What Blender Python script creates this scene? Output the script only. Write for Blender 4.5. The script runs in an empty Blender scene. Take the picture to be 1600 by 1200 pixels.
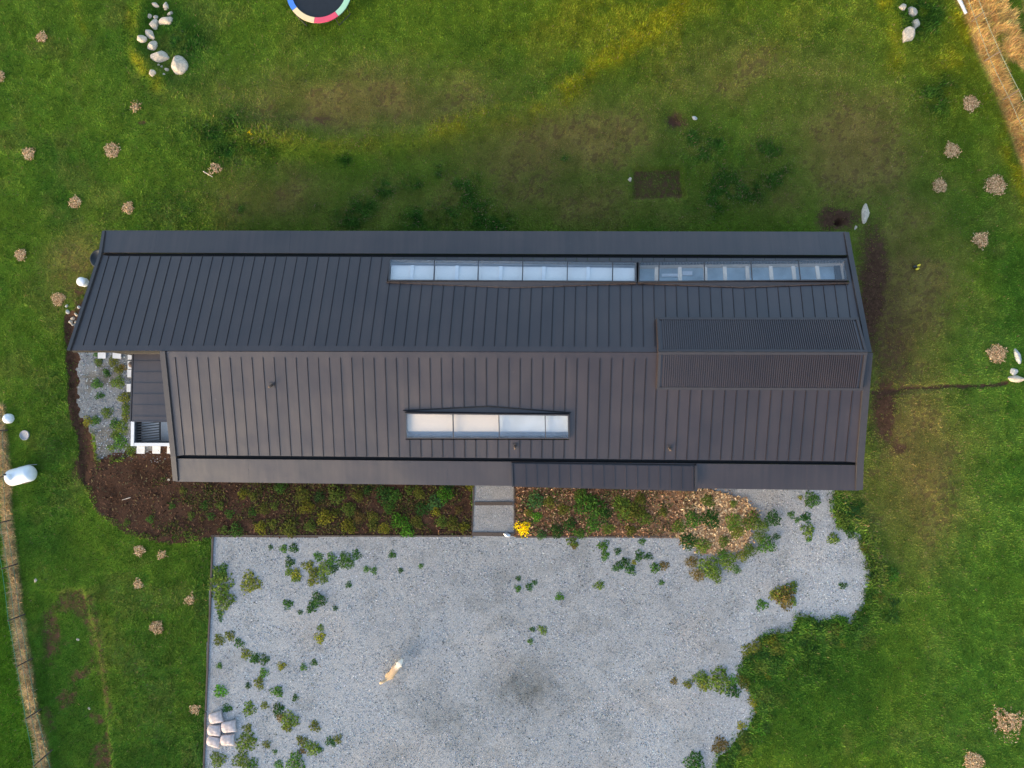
import bpy, bmesh, math, random
import numpy as np
from mathutils import Vector

random.seed(7)
RNG = np.random.default_rng(11)
scn = bpy.context.scene
COL = scn.collection

# ------------------------------------------------------------------ camera
FPX, D = 1109.0, 33.6                       # focal length in photo pixels, height over the ground
NADIR = (845.0, 640.0)                      # photo pixel straight below the drone
_d = np.array([(NADIR[0]-800)/FPX, -(NADIR[1]-600)/FPX, -1.0])
_zw = -_d/np.linalg.norm(_d)
_xw = np.array([1.0, 0, 0]); _xw -= _zw*_xw.dot(_zw); _xw /= np.linalg.norm(_xw)
_yw = np.cross(_zw, _xw)
R = np.array([_xw, _yw, _zw])
CAM = np.array([0, 0, D])
cam = bpy.data.cameras.new('camera'); cam.sensor_width = 36; cam.lens = 36*FPX/1600
cam.clip_end = 4000; cam.clip_start = 0.1
camo = bpy.data.objects.new('camera', cam); COL.objects.link(camo); scn.camera = camo
from mathutils import Matrix
M4 = Matrix([list(R[0])+[0], list(R[1])+[0], list(R[2])+[0], [0, 0, 0, 1]])
M4.translation = Vector(CAM); camo.matrix_world = M4

# ------------------------------------------------------------------ light
SUN_EL, SUN_AZ = math.radians(13), math.atan2(-0.74, -0.67)     # azimuth from +Y towards +X: low in the south-west
world = bpy.data.worlds.new('World'); scn.world = world; world.use_nodes = True
wn = world.node_tree
sky = wn.nodes.new('ShaderNodeTexSky'); sky.sky_type = 'NISHITA'; sky.sun_disc = False
sky.sun_elevation = SUN_EL; sky.sun_rotation = SUN_AZ
sky.air_density = 1.0; sky.dust_density = 2.0; sky.ozone_density = 1.0
bg = wn.nodes['Background']; bg.inputs['Strength'].default_value = 0.15
wn.links.new(sky.outputs[0], bg.inputs['Color'])
sl = bpy.data.lights.new('sun', 'SUN'); sl.energy = .75; sl.angle = math.radians(30); sl.color = (1.0, 0.80, 0.52)
so = bpy.data.objects.new('sun', sl); COL.objects.link(so)
sd = Vector((math.sin(SUN_AZ)*math.cos(SUN_EL), math.cos(SUN_AZ)*math.cos(SUN_EL), math.sin(SUN_EL)))
so.rotation_euler = sd.to_track_quat('Z', 'Y').to_euler(); so.location = (0, 0, 60)
scn.view_settings.view_transform = 'Standard'; scn.view_settings.look = 'None'
scn.view_settings.exposure = 1.92; scn.view_settings.gamma = 1

# ------------------------------------------------------------------ pixel <-> place
def ray(px, py): return R @ np.array([(px-800)/FPX, -(py-600)/FPX, -1.0])
def P(px, py, z=0.0):
    v = ray(px, py); return CAM + v*((z-D)/v[2])
def proj(p):
    c = R.T @ (np.asarray(p)-CAM); return 800-FPX*c[0]/c[2], 600+FPX*c[1]/c[2]
def proj_arr(x, y):
    q = np.stack([x, y, np.full_like(x, -D)]); c = R.T @ q
    return 800-FPX*c[0]/c[2], 600+FPX*c[1]/c[2]
PXM = FPX/D                                  # pixels for one metre of ground

# ------------------------------------------------------------------ noise
def vnoise(x, y, seed):
    xi = np.floor(x).astype(np.int64); yi = np.floor(y).astype(np.int64)
    fx = x-xi; fy = y-yi; fx = fx*fx*(3-2*fx); fy = fy*fy*(3-2*fy)
    def h(a, b):
        n = (a*374761393 + b*668265263 + seed*1274126177) & 0xffffffff
        n = ((n ^ (n >> 13))*1274126177) & 0xffffffff
        return ((n ^ (n >> 16)) & 0xffff)/65535.0
    return (h(xi, yi)*(1-fx)+h(xi+1, yi)*fx)*(1-fy)+(h(xi, yi+1)*(1-fx)+h(xi+1, yi+1)*fx)*fy
def fbm(x, y, size, seed, octv=4):
    s = 0; a = 1; t = 0; f = 1/size
    for k in range(octv):
        s = s+a*vnoise(x*f, y*f, seed+k*17); t += a; a *= .55; f *= 2.03
    return s/t
def sstep(a, b, v):
    t = np.clip((v-a)/(b-a), 0, 1); return t*t*(3-2*t)
def poly_sd(px, py, pts):                   # signed distance in pixels, negative inside
    d = np.full(px.shape, 1e9); ins = np.zeros(px.shape, bool); n = len(pts)
    for i in range(n):
        ax, ay = pts[i]; bx, by = pts[(i+1) % n]; ex, ey = bx-ax, by-ay
        t = np.clip(((px-ax)*ex+(py-ay)*ey)/(ex*ex+ey*ey+1e-9), 0, 1)
        d = np.minimum(d, np.hypot(px-ax-t*ex, py-ay-t*ey))
        if ay != by: ins ^= ((ay > py) != (by > py)) & (px < (bx-ax)*(py-ay)/(by-ay)+ax)
    return np.where(ins, -d, d)
def line_d(px, py, pts):
    d = np.full(px.shape, 1e9)
    for (ax, ay), (bx, by) in zip(pts[:-1], pts[1:]):
        ex, ey = bx-ax, by-ay
        t = np.clip(((px-ax)*ex+(py-ay)*ey)/(ex*ex+ey*ey), 0, 1)
        d = np.minimum(d, np.hypot(px-ax-t*ex, py-ay-t*ey))
    return d
def blob(px, py, cx, cy, rx, ry, ang=0):
    c, s = math.cos(math.radians(ang)), math.sin(math.radians(ang))
    dx, dy = px-cx, py-cy; return np.exp(-(((dx*c+dy*s)/rx)**2+((-dx*s+dy*c)/ry)**2))
def lin(r, g, b):
    return tuple(((v/255)/12.92 if v/255 <= .04045 else ((v/255+.055)/1.055)**2.4) for v in (r, g, b))

# ------------------------------------------------------------------ the lie of the land (photo pixels on the ground)
YARD = [(333,838),(1068,838),(1090,800),(1108,740),(1298,740),(1303,778),(1300,800),(1310,820),(1345,838),(1350,868),(1360,892),(1355,918),(1345,945),
        (1326,975),(1300,965),(1280,974),(1262,966),(1246,964),(1238,986),(1215,988),(1190,998),(1175,1022),(1158,1032),(1156,1058),
        (1168,1078),(1182,1092),(1178,1118),(1164,1142),(1148,1152),(1140,1168),(1120,1182),(1112,1215),(1100,1300),(316,1300),(322,1110),(326,1000)]
SOILBED = [(262,690),(740,690),(738,836),(333,837),(300,842),(248,846),(195,832),(152,802),(138,762),(140,722),(165,716),(205,705),(240,706)]
CHIPBED = [(804,700),(1098,700),(1088,800),(1072,838),(804,838)]
CHIPS = [(1062,838),(1080,770),(1120,772),(1160,778),(1184,800),(1178,830),(1160,856),(1130,868),(1100,866),(1078,850)]
PATH = [(741,700),(803,700),(803,833),(739,833)]
WGRAVEL = [(118,535),(150,440),(280,440),(280,712),(240,716),(200,717),(160,723),(146,700),(138,668),(128,625),(122,580)]
HOUSEPX = [(165,395),(1310,395),(1335,740),(280,735),(262,560),(150,560)]
BANK = [(330,190),(400,214),(480,226),(560,224),(640,212),(720,196),(800,178),(870,150),(920,118),(965,82),(1010,50),(1060,10),(1090,-40)]
STRAW_W = [(-2,640),(4,700),(8,770),(15,860),(25,930),(35,1010),(50,1100),(68,1200),(85,1290)]
STRAW_E = [(1490,-40),(1512,5),(1532,55),(1552,100),(1572,150),(1592,200),(1612,260),(1640,330)]
PLOT_W = [(55,925),(130,915),(140,950),(152,1000),(162,1050),(168,1110),(175,1180),(190,1300),(95,1300),(80,1200),(62,1080)]
TRENCH_E = [(1362,612),(1400,609),(1440,608),(1490,602),(1540,600),(1575,597)]
TRENCH_W = [(112,500),(116,550),(118,600),(126,660),(134,710),(140,745)]

def fields(x, y):
    px, py = proj_arr(x, y)
    wx = (fbm(x, y, 1.6, 101)-.5)*26; wy = (fbm(x, y, 1.6, 202)-.5)*26
    qx, qy = px+wx, py+wy                    # a wandering copy, for uneven edges
    n1 = fbm(x, y, 6.0, 1); n2 = fbm(x, y, 1.5, 2); n3 = fbm(x, y, .45, 3, 3)
    f = {}
    yard = poly_sd(px+wx*.45, py+wy*.45, YARD); f['yard'] = np.where((px < 1060) | (py < 838), poly_sd(px, py, YARD), yard)
    f['soilbed'] = np.where((px > 330) & (py > 800), poly_sd(px, py, SOILBED), poly_sd(px+wx*.5, py+wy*.5, SOILBED))
    f['chipbed'] = poly_sd(px, py, CHIPBED); f['path'] = poly_sd(px, py, PATH)
    f['chips'] = poly_sd(px+wx*1.1, py+wy*1.1, CHIPS); f['wgravel'] = poly_sd(px+wx*.8, py+wy*.8, WGRAVEL)+(n3-.5)*22
    f['house'] = poly_sd(px, py, HOUSEPX)
    # dry, mossy, thin grass
    dry = np.maximum.reduce([.95*blob(qx, qy, 570, 160, 210, 55), .9*blob(qx, qy, 880, 230, 190, 70, -8), 1.0*blob(qx, qy, 1330, 230, 100, 95, 25),
                             1.1*blob(qx, qy, 1410, 460, 75, 150), 1.0*blob(qx, qy, 1430, 730, 80, 140, 5), .75*blob(qx, qy, 430, 310, 110, 45),
                             .65*blob(qx, qy, 900, 310, 200, 45), .55*blob(qx, qy, 120, 420, 50, 60), .6*blob(qx, qy, 1150, 110, 120, 60), .5*blob(qx, qy, 1200, 300, 120, 45),
                             .45*blob(qx, qy, 640, 310, 160, 35), .5*blob(qx, qy, 1250, 120, 120, 60)])
    f['dry'] = np.clip(dry*1.15*(.45+1.1*n2), 0, 1)
    # bare soil
    soil = np.zeros_like(px)
    def add(v): return np.maximum(soil, v)
    soil = add(1.0*blob(qx, qy, 1312, 342, 44, 24)); soil = add(.95*blob(qx, qy, 1363, 450, 27, 125))
    soil = add(.95*blob(qx, qy, 1378, 640, 28, 75)); soil = add(.58*blob(qx, qy, 1392, 540, 58, 190))
    soil = add(sstep(2, -6, poly_sd(px+wx*.15, py+wy*.15, [(987,263),(1067,261),(1070,312),(985,314)]))*.60)
    soil = add(.8*blob(qx, qy, 1055, 188, 19, 19)); soil = add(.75*np.exp(-(line_d(px+wx*.5, py+wy*.5, TRENCH_E)/4.5)**2))
    soil = add(1.3*np.exp(-(line_d(qx*.6+px*.4, qy*.6+py*.4, TRENCH_W)/13.0)**4))
    soil = add(sstep(10, -14, poly_sd(qx, qy, PLOT_W))*sstep(.36, .60, n2)*.60)
    soil = add(np.exp(-(line_d(px+wx*.2, py+wy*.2, [(138,935),(155,1000),(163,1070),(170,1120)])/12)**2)*.55)
    soil = add(.8*blob(qx, qy, 1400, 735, 55, 70)*sstep(.45, .6, n2)); soil = add(.4*blob(qx, qy, 600, 190, 150, 28)*sstep(.4, .6, n3))
    soil = add(.6*blob(qx, qy, 500, 185, 60, 14)); soil = add(.4*blob(qx, qy, 1375, 250, 40, 90)*sstep(.45, .6, n3))
    soil = add(.45*blob(qx, qy, 420, 330, 60, 22)*sstep(.4, .6, n3)); soil = add(.8*blob(px, py, 222, 192, 8, 5))
    soil = add(.6*blob(qx, qy, 120, 455, 22, 30)); soil = add(.8*blob(qx, qy, 130, 490, 14, 30))
    
    soil = add(.5*blob(qx, qy, 1375, 1175, 14, 10)); soil = add(.7*blob(qx, qy, 125, 720, 14, 55)*sstep(.4, .55, n3))
    f['soil'] = np.clip(soil, 0, 1)
    # dark lush tufts
    lush = np.zeros_like(px)
    for cx, cy, r in [(555,340,26),(600,300,20),(570,325,22),(650,345,22),(690,340,30),(740,330,34),(780,350,26),(720,300,26),(870,235,9),(940,210,8),(1100,230,34),(1130,290,40),(1190,250,36),
                      (1215,275,26),(1110,320,26),(1170,300,28),(1080,215,20),(330,210,26),(370,200,30),(350,240,24),(410,235,22),(255,20,22),(290,60,30),(700,270,18),(540,250,12),(1470,150,40),
                      (1440,30,45),(490,330,10),(375,325,9),(885,245,7),(740,285,14),(640,290,18)]:
        lush = np.maximum(lush, blob(qx, qy, cx, cy, r, r*.8))
    f['lush'] = np.clip(lush*(.25+1.2*sstep(.38, .62, n3)), 0, 1)
    # low sun painted on the rims of the little banks; mossy edge at left
    bd = line_d(px+wx*.8, py+wy*.8, BANK)
    ywt = sstep(560, 900, px)*.55+.22
    sun_tint = np.exp(-(bd/19)**2)*ywt
    sun_tint = np.maximum(sun_tint, np.exp(-(line_d(qx, qy, [(225,-30),(215,30),(205,80),(225,110),(245,130)])/11)**2)*.45)
    sun_tint = np.maximum(sun_tint, np.exp(-(line_d(qx, qy, [(118,-30),(122,20),(132,50)])/8)**2)*.4)
    sun_tint = np.maximum(sun_tint, np.exp(-(line_d(qx, qy, [(1375,-30),(1386,30),(1395,75),(1400,105)])/12)**2)*.5)
    sun_tint = np.maximum(sun_tint, .30*blob(qx, qy, 1000, 30, 200, 80)); sun_tint = np.maximum(sun_tint, .45*blob(qx, qy, 1500, 110, 40, 60))
    sun_tint = np.maximum(sun_tint, np.exp(-((line_d(qx, qy, STRAW_E)-24)/14)**2)*.8*(px < 1600))
    sun_tint = np.maximum(sun_tint, np.exp(-(line_d(qx, qy, [(165,930),(172,1000),(180,1060),(178,1120),(190,1160)])/7)**2)*.08)
    f['yel'] = np.clip(sun_tint*(.25+1.5*sstep(.35, .62, n2)), 0, 1)
    f['bank'] = bd
    gx, gy = x*.81-y*.58+.12*(n3-.5), x*.58+y*.81+.25*(n2-.5); f['gap'] = sstep(.45, .75, fbm(gx, gy, .14, 73, 2))*sstep(.15, .8, f['dry'])*(.45+.9*sstep(.4, .6, n2))
    # straw along the fences
    st = np.exp(-(line_d(px+wx*.4, py+wy*.4, STRAW_W)/9)**4)
    se = line_d(px+wx*.5, py+wy*.5, STRAW_E)
    st = np.maximum(st, np.exp(-(se/15)**4))
    east = (px > np.interp(py, [p[1] for p in STRAW_E], [p[0] for p in STRAW_E]))
    f['wild'] = np.where(east & (py < 420), sstep(0, 16, se), 0)
    st = np.maximum(st, f['wild']*sstep(.42, .6, n2))
    f['straw'] = np.clip(st, 0, 1)
    west = px < np.interp(py, [p[1] for p in STRAW_W], [p[0] for p in STRAW_W])
    f['meadow'] = np.where(west & (py > 760), sstep(0, 14, line_d(px, py, STRAW_W)), 0)
    # height of the growth: rough verges are taller
    yd = np.maximum(f['yard'], 0)
    tall = np.exp(-(yd/26)**2)*(px > 1080)*(py > 770)*1.0
    tall = np.maximum(tall, .7*np.exp(-(yd/30)**2)*(px < 420)*(py > 820))
    tall = np.maximum(tall, .55*blob(qx, qy, 240, 1060, 70, 160)); tall = np.maximum(tall, .9*blob(qx, qy, 1240, 1030, 70, 45, -30))
    tall = np.maximum(tall, .6*blob(qx, qy, 370, 215, 90, 40)); tall = np.maximum(tall, .8*blob(qx, qy, 1322, 798, 26, 30))
    tall = np.maximum(tall, .5*blob(qx, qy, 90, 700, 30, 140)); tall = np.maximum(tall, .5*blob(qx, qy, 265, 330, 60, 35))
    f['tall'] = np.clip(tall*(.5+n2), 0, 1)
    f['n'] = (n1, n2, n3); f['px'] = px; f['py'] = py
    return f

C_LAWN = np.array(lin(73, 96, 24)); C_LUSH = np.array(lin(33, 66, 16)); C_DRY = np.array(lin(99, 88, 44)); C_MOSS = np.array(lin(84, 84, 36))
C_SOIL = np.array(lin(78, 56, 43)); C_SUN_TINT = np.array(lin(112, 108, 14)); C_STRAW = np.array(lin(160, 134, 98)); C_MEAD = np.array(lin(54, 84, 14))
C_VERGE = np.array(lin(54, 86, 30))
def growth_colour(f):
    n1, n2, n3 = f['n']
    def mx(c, t, w): return c*(1-w[:, None])+t*w[:, None]
    c = np.repeat(C_LAWN[None], len(n1), 0)
    c = mx(c, C_LUSH*1.25, sstep(.42, .68, n1)*.6); c = mx(c, C_MOSS, sstep(.50, .72, n2)*.4)
    right = sstep(1350, 1500, f['px'])*sstep(420, 560, f['py']); c = mx(c, np.array(lin(62, 94, 28)), right*.6)
    c = mx(c, np.array(lin(96, 104, 20)), .55*np.clip(blob(f['px'], f['py'], 1000, 10, 420, 120)+blob(f['px'], f['py'], 1480, 120, 110, 160), 0, 1)*(.5+n2)); c = mx(c, C_DRY, f['dry']*.95); c = mx(c, C_LUSH, f['lush']*.85); c = mx(c, C_VERGE, f['tall']*.5)  # first mix paints the low sun's warm glow into the upper and right lawn
    c = mx(c, C_SUN_TINT, f['yel']*.85); c = mx(c, C_MEAD, f['meadow']); c = mx(c, C_STRAW, f['straw']*.9); c = mx(c, np.array(lin(196, 148, 78)), f['straw']*.75*sstep(1350, 1450, f['px']))
    return c*((.72+.56*n3)*(.74+.52*n2)*1.48)[:, None]

def relief(x, y, f=None):
    f = f or fields(x, y); px, py = f['px'], f['py']
    n = (fbm(x, y, 9, 31)-.5)*.35+(fbm(x, y, 1.2, 32, 2)-.5)*.07
    flat = np.minimum.reduce([f['yard'], f['house'], f['soilbed'], f['chipbed'], f['path'], f['wgravel']])
    z = n*sstep(6, 60, flat)
    z = z+.40*np.exp(-(f['bank']/22)**2)*sstep(250, 500, px)
    z = z+.25*np.exp(-(line_d(px, py, [(228,-30),(222,30),(215,80),(235,110),(255,130)])/14)**2)
    z = z+.25*np.exp(-(line_d(px, py, [(1392,-30),(1402,30),(1410,75)])/16)**2)
    z = z-.12*np.exp(-(line_d(px, py, TRENCH_W)/11)**4) - .06*np.exp(-(line_d(px, py, TRENCH_E)/5)**2)
    z = z-.16*sstep(3, -4, poly_sd(px, py, [(987,263),(1067,261),(1070,312),(985,314)])) - .22*blob(px, py, 1055, 188, 15, 15)
    z = z-.45*blob(px, py, 1311, 347, 6, 5)-.12*sstep(2, -10, poly_sd(px, py, PLOT_W))
    z = z+.10*np.exp(-((f['yard']-18)/12)**2)*(px > 1150)
    return z
def ground_z(x, y):
    return float(relief(np.array([x]), np.array([y]))[0])
def G(px, py, dz=0.0):
    p = P(px, py, 0); return np.array([p[0], p[1], ground_z(p[0], p[1])+dz])

# ------------------------------------------------------------------ materials
def nt(name):
    m = bpy.data.materials.new(name); m.use_nodes = True; t = m.node_tree
    return m, t, t.nodes['Principled BSDF']
def N(t, kind, **kw):
    n = t.nodes.new(kind)
    for k, v in kw.items():
        if k in n.inputs: n.inputs[k].default_value = v
        else: setattr(n, k, v)
    return n
def mulnode(t, a, b):
    m = t.nodes.new('ShaderNodeMix'); m.data_type = 'RGBA'; m.blend_type = 'MULTIPLY'; m.inputs[0].default_value = 1
    t.links.new(a, m.inputs[6]); t.links.new(b, m.inputs[7]); return m.outputs[2]
def grey_ramp(t, fac, lo, hi, p0=.25, p1=.75):
    r = t.nodes.new('ShaderNodeValToRGB'); r.color_ramp.elements[0].position = p0; r.color_ramp.elements[1].position = p1
    r.color_ramp.elements[0].color = (*(lo if isinstance(lo, tuple) else (lo,)*3), 1); r.color_ramp.elements[1].color = (*(hi if isinstance(hi, tuple) else (hi,)*3), 1)
    t.links.new(fac, r.inputs[0]); return r.outputs[0]
def simple(name, col, rough=.6, var=.25, scale=6.0, bump=0.0, spec=.5, metallic=0, stretch=(1, 1, 1), detail=4):
    m, t, b = nt(name); b.inputs['Roughness'].default_value = rough; b.inputs['Specular IOR Level'].default_value = spec; b.inputs['Metallic'].default_value = metallic
    tc = N(t, 'ShaderNodeTexCoord'); mp = N(t, 'ShaderNodeMapping'); mp.inputs['Scale'].default_value = stretch
    t.links.new(tc.outputs['Object'], mp.inputs[0])
    no = N(t, 'ShaderNodeTexNoise', Scale=scale, Detail=detail); t.links.new(mp.outputs[0], no.inputs['Vector'])
    rgb = N(t, 'ShaderNodeRGB'); rgb.outputs[0].default_value = (*col, 1)
    t.links.new(mulnode(t, rgb.outputs[0], grey_ramp(t, no.outputs['Fac'], 1-var, 1+var)), b.inputs['Base Color'])
    if bump:
        bp = N(t, 'ShaderNodeBump', Strength=bump, Distance=.02); t.links.new(no.outputs['Fac'], bp.inputs['Height']); t.links.new(bp.outputs[0], b.inputs['Normal'])
    return m
def attr_mat(name, rough=.9, spec=.15, noise=(40.0, .7, 1.3), bump=0.0, objcol=False, transl=0.0):
    m, t, b = nt(name); b.inputs['Roughness'].default_value = rough; b.inputs['Specular IOR Level'].default_value = spec
    if objcol:
        oi = N(t, 'ShaderNodeObjectInfo'); a = N(t, 'ShaderNodeAttribute', attribute_name='col'); c = mulnode(t, oi.outputs['Color'], a.outputs['Color'])
    else:
        a = N(t, 'ShaderNodeAttribute', attribute_name='col'); c = a.outputs['Color']
    if noise:
        tc = N(t, 'ShaderNodeTexCoord'); no = N(t, 'ShaderNodeTexNoise', Scale=noise[0], Detail=5.0, Roughness=.7); t.links.new(tc.outputs['Object'], no.inputs['Vector'])
        c = mulnode(t, c, grey_ramp(t, no.outputs['Fac'], noise[1], noise[2], .3, .7))
        if bump:
            bp = N(t, 'ShaderNodeBump', Strength=bump, Distance=.05); t.links.new(no.outputs['Fac'], bp.inputs['Height']); t.links.new(bp.outputs[0], b.inputs['Normal'])
    t.links.new(c, b.inputs['Base Color'])
    return m

def roof_metal(name, col, rough, streak):
    m, t, b = nt(name); b.inputs['Roughness'].default_value = rough; b.inputs['Specular IOR Level'].default_value = .95
    tc = N(t, 'ShaderNodeTexCoord'); rgb = N(t, 'ShaderNodeRGB'); rgb.outputs[0].default_value = (*col, 1)
    n1 = N(t, 'ShaderNodeTexNoise', Scale=.7, Detail=5.0); t.links.new(tc.outputs['Object'], n1.inputs['Vector'])
    mp = N(t, 'ShaderNodeMapping'); mp.inputs['Scale'].default_value = (7, .35, .35); t.links.new(tc.outputs['Object'], mp.inputs[0])
    n2 = N(t, 'ShaderNodeTexNoise', Scale=1.0, Detail=4.0); t.links.new(mp.outputs[0], n2.inputs['Vector'])
    n3 = N(t, 'ShaderNodeTexNoise', Scale=55.0, Detail=3.0); t.links.new(tc.outputs['Object'], n3.inputs['Vector'])
    oi = N(t, 'ShaderNodeObjectInfo')
    c = mulnode(t, rgb.outputs[0], grey_ramp(t, n1.outputs['Fac'], .86, 1.14))
    c = mulnode(t, c, grey_ramp(t, n2.outputs['Fac'], 1-streak, 1+streak, .3, .7))
    c = mulnode(t, c, grey_ramp(t, n3.outputs['Fac'], .93, 1.07))
    c = mulnode(t, c, grey_ramp(t, oi.outputs['Random'], .88, 1.12, 0, 1))
    n5 = N(t, 'ShaderNodeTexNoise', Scale=3.2, Detail=6.0, Roughness=.75); t.links.new(tc.outputs['Object'], n5.inputs['Vector'])
    sm_ = N(t, 'ShaderNodeMapRange'); t.links.new(n5.outputs['Fac'], sm_.inputs['Value']); sm_.inputs['From Min'].default_value = .66; sm_.inputs['From Max'].default_value = .80; sm_.inputs['To Max'].default_value = .35
    mxd = t.nodes.new('ShaderNodeMix'); mxd.data_type = 'RGBA'; t.links.new(sm_.outputs[0], mxd.inputs[0]); t.links.new(c, mxd.inputs[6]); mxd.inputs[7].default_value = (.22, .20, .19, 1); c = mxd.outputs[2]   # dust and droppings
    t.links.new(c, b.inputs['Base Color'])
    mp2 = N(t, 'ShaderNodeMapping'); mp2.inputs['Scale'].default_value = (1.2, .7, .7); t.links.new(tc.outputs['Object'], mp2.inputs[0])
    n4 = N(t, 'ShaderNodeTexNoise', Scale=2.2, Detail=1.0); t.links.new(mp2.outputs[0], n4.inputs['Vector'])
    bp = N(t, 'ShaderNodeBump', Strength=.12, Distance=.05); t.links.new(n4.outputs['Fac'], bp.inputs['Height']); t.links.new(bp.outputs[0], b.inputs['Normal'])
    t.links.new(grey_ramp(t, n1.outputs['Fac'], rough-.06, rough+.06), b.inputs['Roughness'])
    return m

MAT = {}
ROOFC = (.0305, .0190, .0165)
MAT['roof'] = roof_metal('roof_metal', ROOFC, .36, .10)
MAT['strip'] = roof_metal('eave_metal', tuple(np.array(ROOFC)*.9), .36, .22)
MAT['trim'] = simple('trim_metal', (.042, .037, .038), .4, .1)
MAT['gutter'] = simple('gutter_dark', (.006, .006, .007), .8, .2)
MAT['wall'] = simple('wall_cladding', (.03, .027, .027), .6, .2, stretch=(8, 8, .5))
MAT['white'] = simple('white_paint', (.75, .75, .76), .5, .06)
MAT['paver'] = simple('white_paver', (.62, .60, .58), .85, .12, 9, .2)
MAT['blind'] = simple('white_blind', (.84, .80, .76), .8, .06, stretch=(1, 12, 1))
MAT['cream'] = simple('cream_blind', (.76, .63, .52), .8, .05, stretch=(1, 12, 1))  # this and the grey one below colour in a cloud's reflection
MAT['greyblind'] = simple('grey_blind', (.58, .59, .60), .8, .14, 1.2)
MAT['pineframe'] = simple('pale_timber', (.62, .50, .40), .6, .1)
MAT['room'] = simple('room_floor', (.42, .50, .53), .5, .3, 1.2)
MAT['timber'] = simple('edging_timber', (.075, .055, .045), .85, .35, 9, .3, stretch=(1, 6, 6))
MAT['rock'] = simple('rock', (.50, .41, .31), .9, .35, 5, 1.0)
MAT['rockgrey'] = simple('rock_grey', (.46, .44, .40), .9, .35, 5, 1.0)
MAT['tank'] = simple('tank_white', (.78, .79, .80), .35, .05)
MAT['black'] = simple('black_plastic', (.012, .013, .015), .45, .2)
MAT['greylid'] = simple('grey_lid', (.32, .31, .32), .8, .15, 9, .2)
MAT['post'] = simple('fence_post', (.085, .065, .05), .9, .35, 12, .4)
MAT['postpale'] = simple('fence_post_pale', (.22, .15, .09), .9, .3, 12, .4)
MAT['wire'] = simple('green_wire', (.05, .22, .14), .6, .1)
MAT['wiregrey'] = simple('pale_wire', (.35, .36, .22), .6, .1)
MAT['yellow'] = simple('yellow_plastic', (.75, .55, .03), .5, .1)
MAT['sack'] = simple('sack', (.52, .42, .39), .7, .32, 6, .8)
MAT['rust'] = simple('flashing_brown', (.11, .07, .05), .7, .4, 5)
def ground_mat():
    m, t, b = nt('ground_soil_and_turf'); b.inputs['Roughness'].default_value = 1; b.inputs['Specular IOR Level'].default_value = .05
    col = N(t, 'ShaderNodeAttribute', attribute_name='col'); mk = N(t, 'ShaderNodeAttribute', attribute_name='mask'); sp = N(t, 'ShaderNodeSeparateColor'); t.links.new(mk.outputs['Color'], sp.inputs[0])
    tc = N(t, 'ShaderNodeTexCoord'); L = t.links.new
    n1 = N(t, 'ShaderNodeTexNoise', Scale=24.0, Detail=5.0, Roughness=.7); L(tc.outputs['Object'], n1.inputs['Vector'])
    n2 = N(t, 'ShaderNodeTexNoise', Scale=5.0, Detail=5.0, Roughness=.65); L(tc.outputs['Object'], n2.inputs['Vector'])
    n3 = N(t, 'ShaderNodeTexNoise', Scale=7.5, Detail=2.0, Roughness=.6); L(tc.outputs['Object'], n3.inputs['Vector'])
    def math_(op, a, c, d=None):
        q = N(t, 'ShaderNodeMath', operation=op)
        for k, v in enumerate((a, c, d)):
            if v is None: continue
            if isinstance(v, (int, float)): q.inputs[k].default_value = v
            else: L(v, q.inputs[k])
        return q.outputs[0]
    def smooth(v, lo, hi):
        r = N(t, 'ShaderNodeMapRange', interpolation_type='SMOOTHSTEP'); L(v, r.inputs['Value']); r.inputs['From Min'].default_value = lo; r.inputs['From Max'].default_value = hi; return r.outputs[0]
    soil = smooth(math_('MULTIPLY_ADD', n2.outputs['Fac'], .9, math_('SUBTRACT', sp.outputs[0], .45)), .26, .74)
    moss = math_('MULTIPLY', smooth(math_('MULTIPLY_ADD', n3.outputs['Fac'], .5, math_('SUBTRACT', sp.outputs[2], .25)), .25, .9), .50)
    fac = math_('MAXIMUM', soil, moss)
    sc = N(t, 'ShaderNodeRGB'); sc.outputs[0].default_value = (*(C_SOIL*.95), 1); scv = mulnode(t, sc.outputs[0], grey_ramp(t, n2.outputs['Fac'], .55, 1.35, .3, .7))
    mx = t.nodes.new('ShaderNodeMix'); mx.data_type = 'RGBA'; L(fac, mx.inputs[0]); L(col.outputs['Color'], mx.inputs[6]); L(scv, mx.inputs[7])
    L(mulnode(t, mx.outputs[2], grey_ramp(t, n1.outputs['Fac'], .5, 1.5, .3, .7)), b.inputs['Base Color'])
    h = math_('MULTIPLY_ADD', fac, -.8, n1.outputs['Fac']); bp = N(t, 'ShaderNodeBump', Strength=.5, Distance=.05); L(h, bp.inputs['Height']); L(bp.outputs[0], b.inputs['Normal']); return m
MAT['ground'] = ground_mat()
MAT['bed'] = attr_mat('bed_soil_and_mulch', 1.0, .05, (22.0, .5, 1.5), .5)
MAT['blade'] = attr_mat('grass_blades', .8, .15, None)
MAT['gravel'] = attr_mat('gravel_bed', .95, .1, (26.0, .55, 1.4), .6)
MAT['pebble'] = attr_mat('pebbles', .9, .2, None)
MAT['chip'] = attr_mat('wood_chips', .9, .1, None)
MAT['leaf'] = attr_mat('leaves', .75, .12, None, objcol=True)
MAT['soil'] = simple('bed_soil', tuple(C_SOIL*.75), 1.0, .5, 14, .6, .1)
g = bpy.data.materials.new('window_glass'); g.use_nodes = True; t = g.node_tree; t.nodes.remove(t.nodes['Principled BSDF'])
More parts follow.
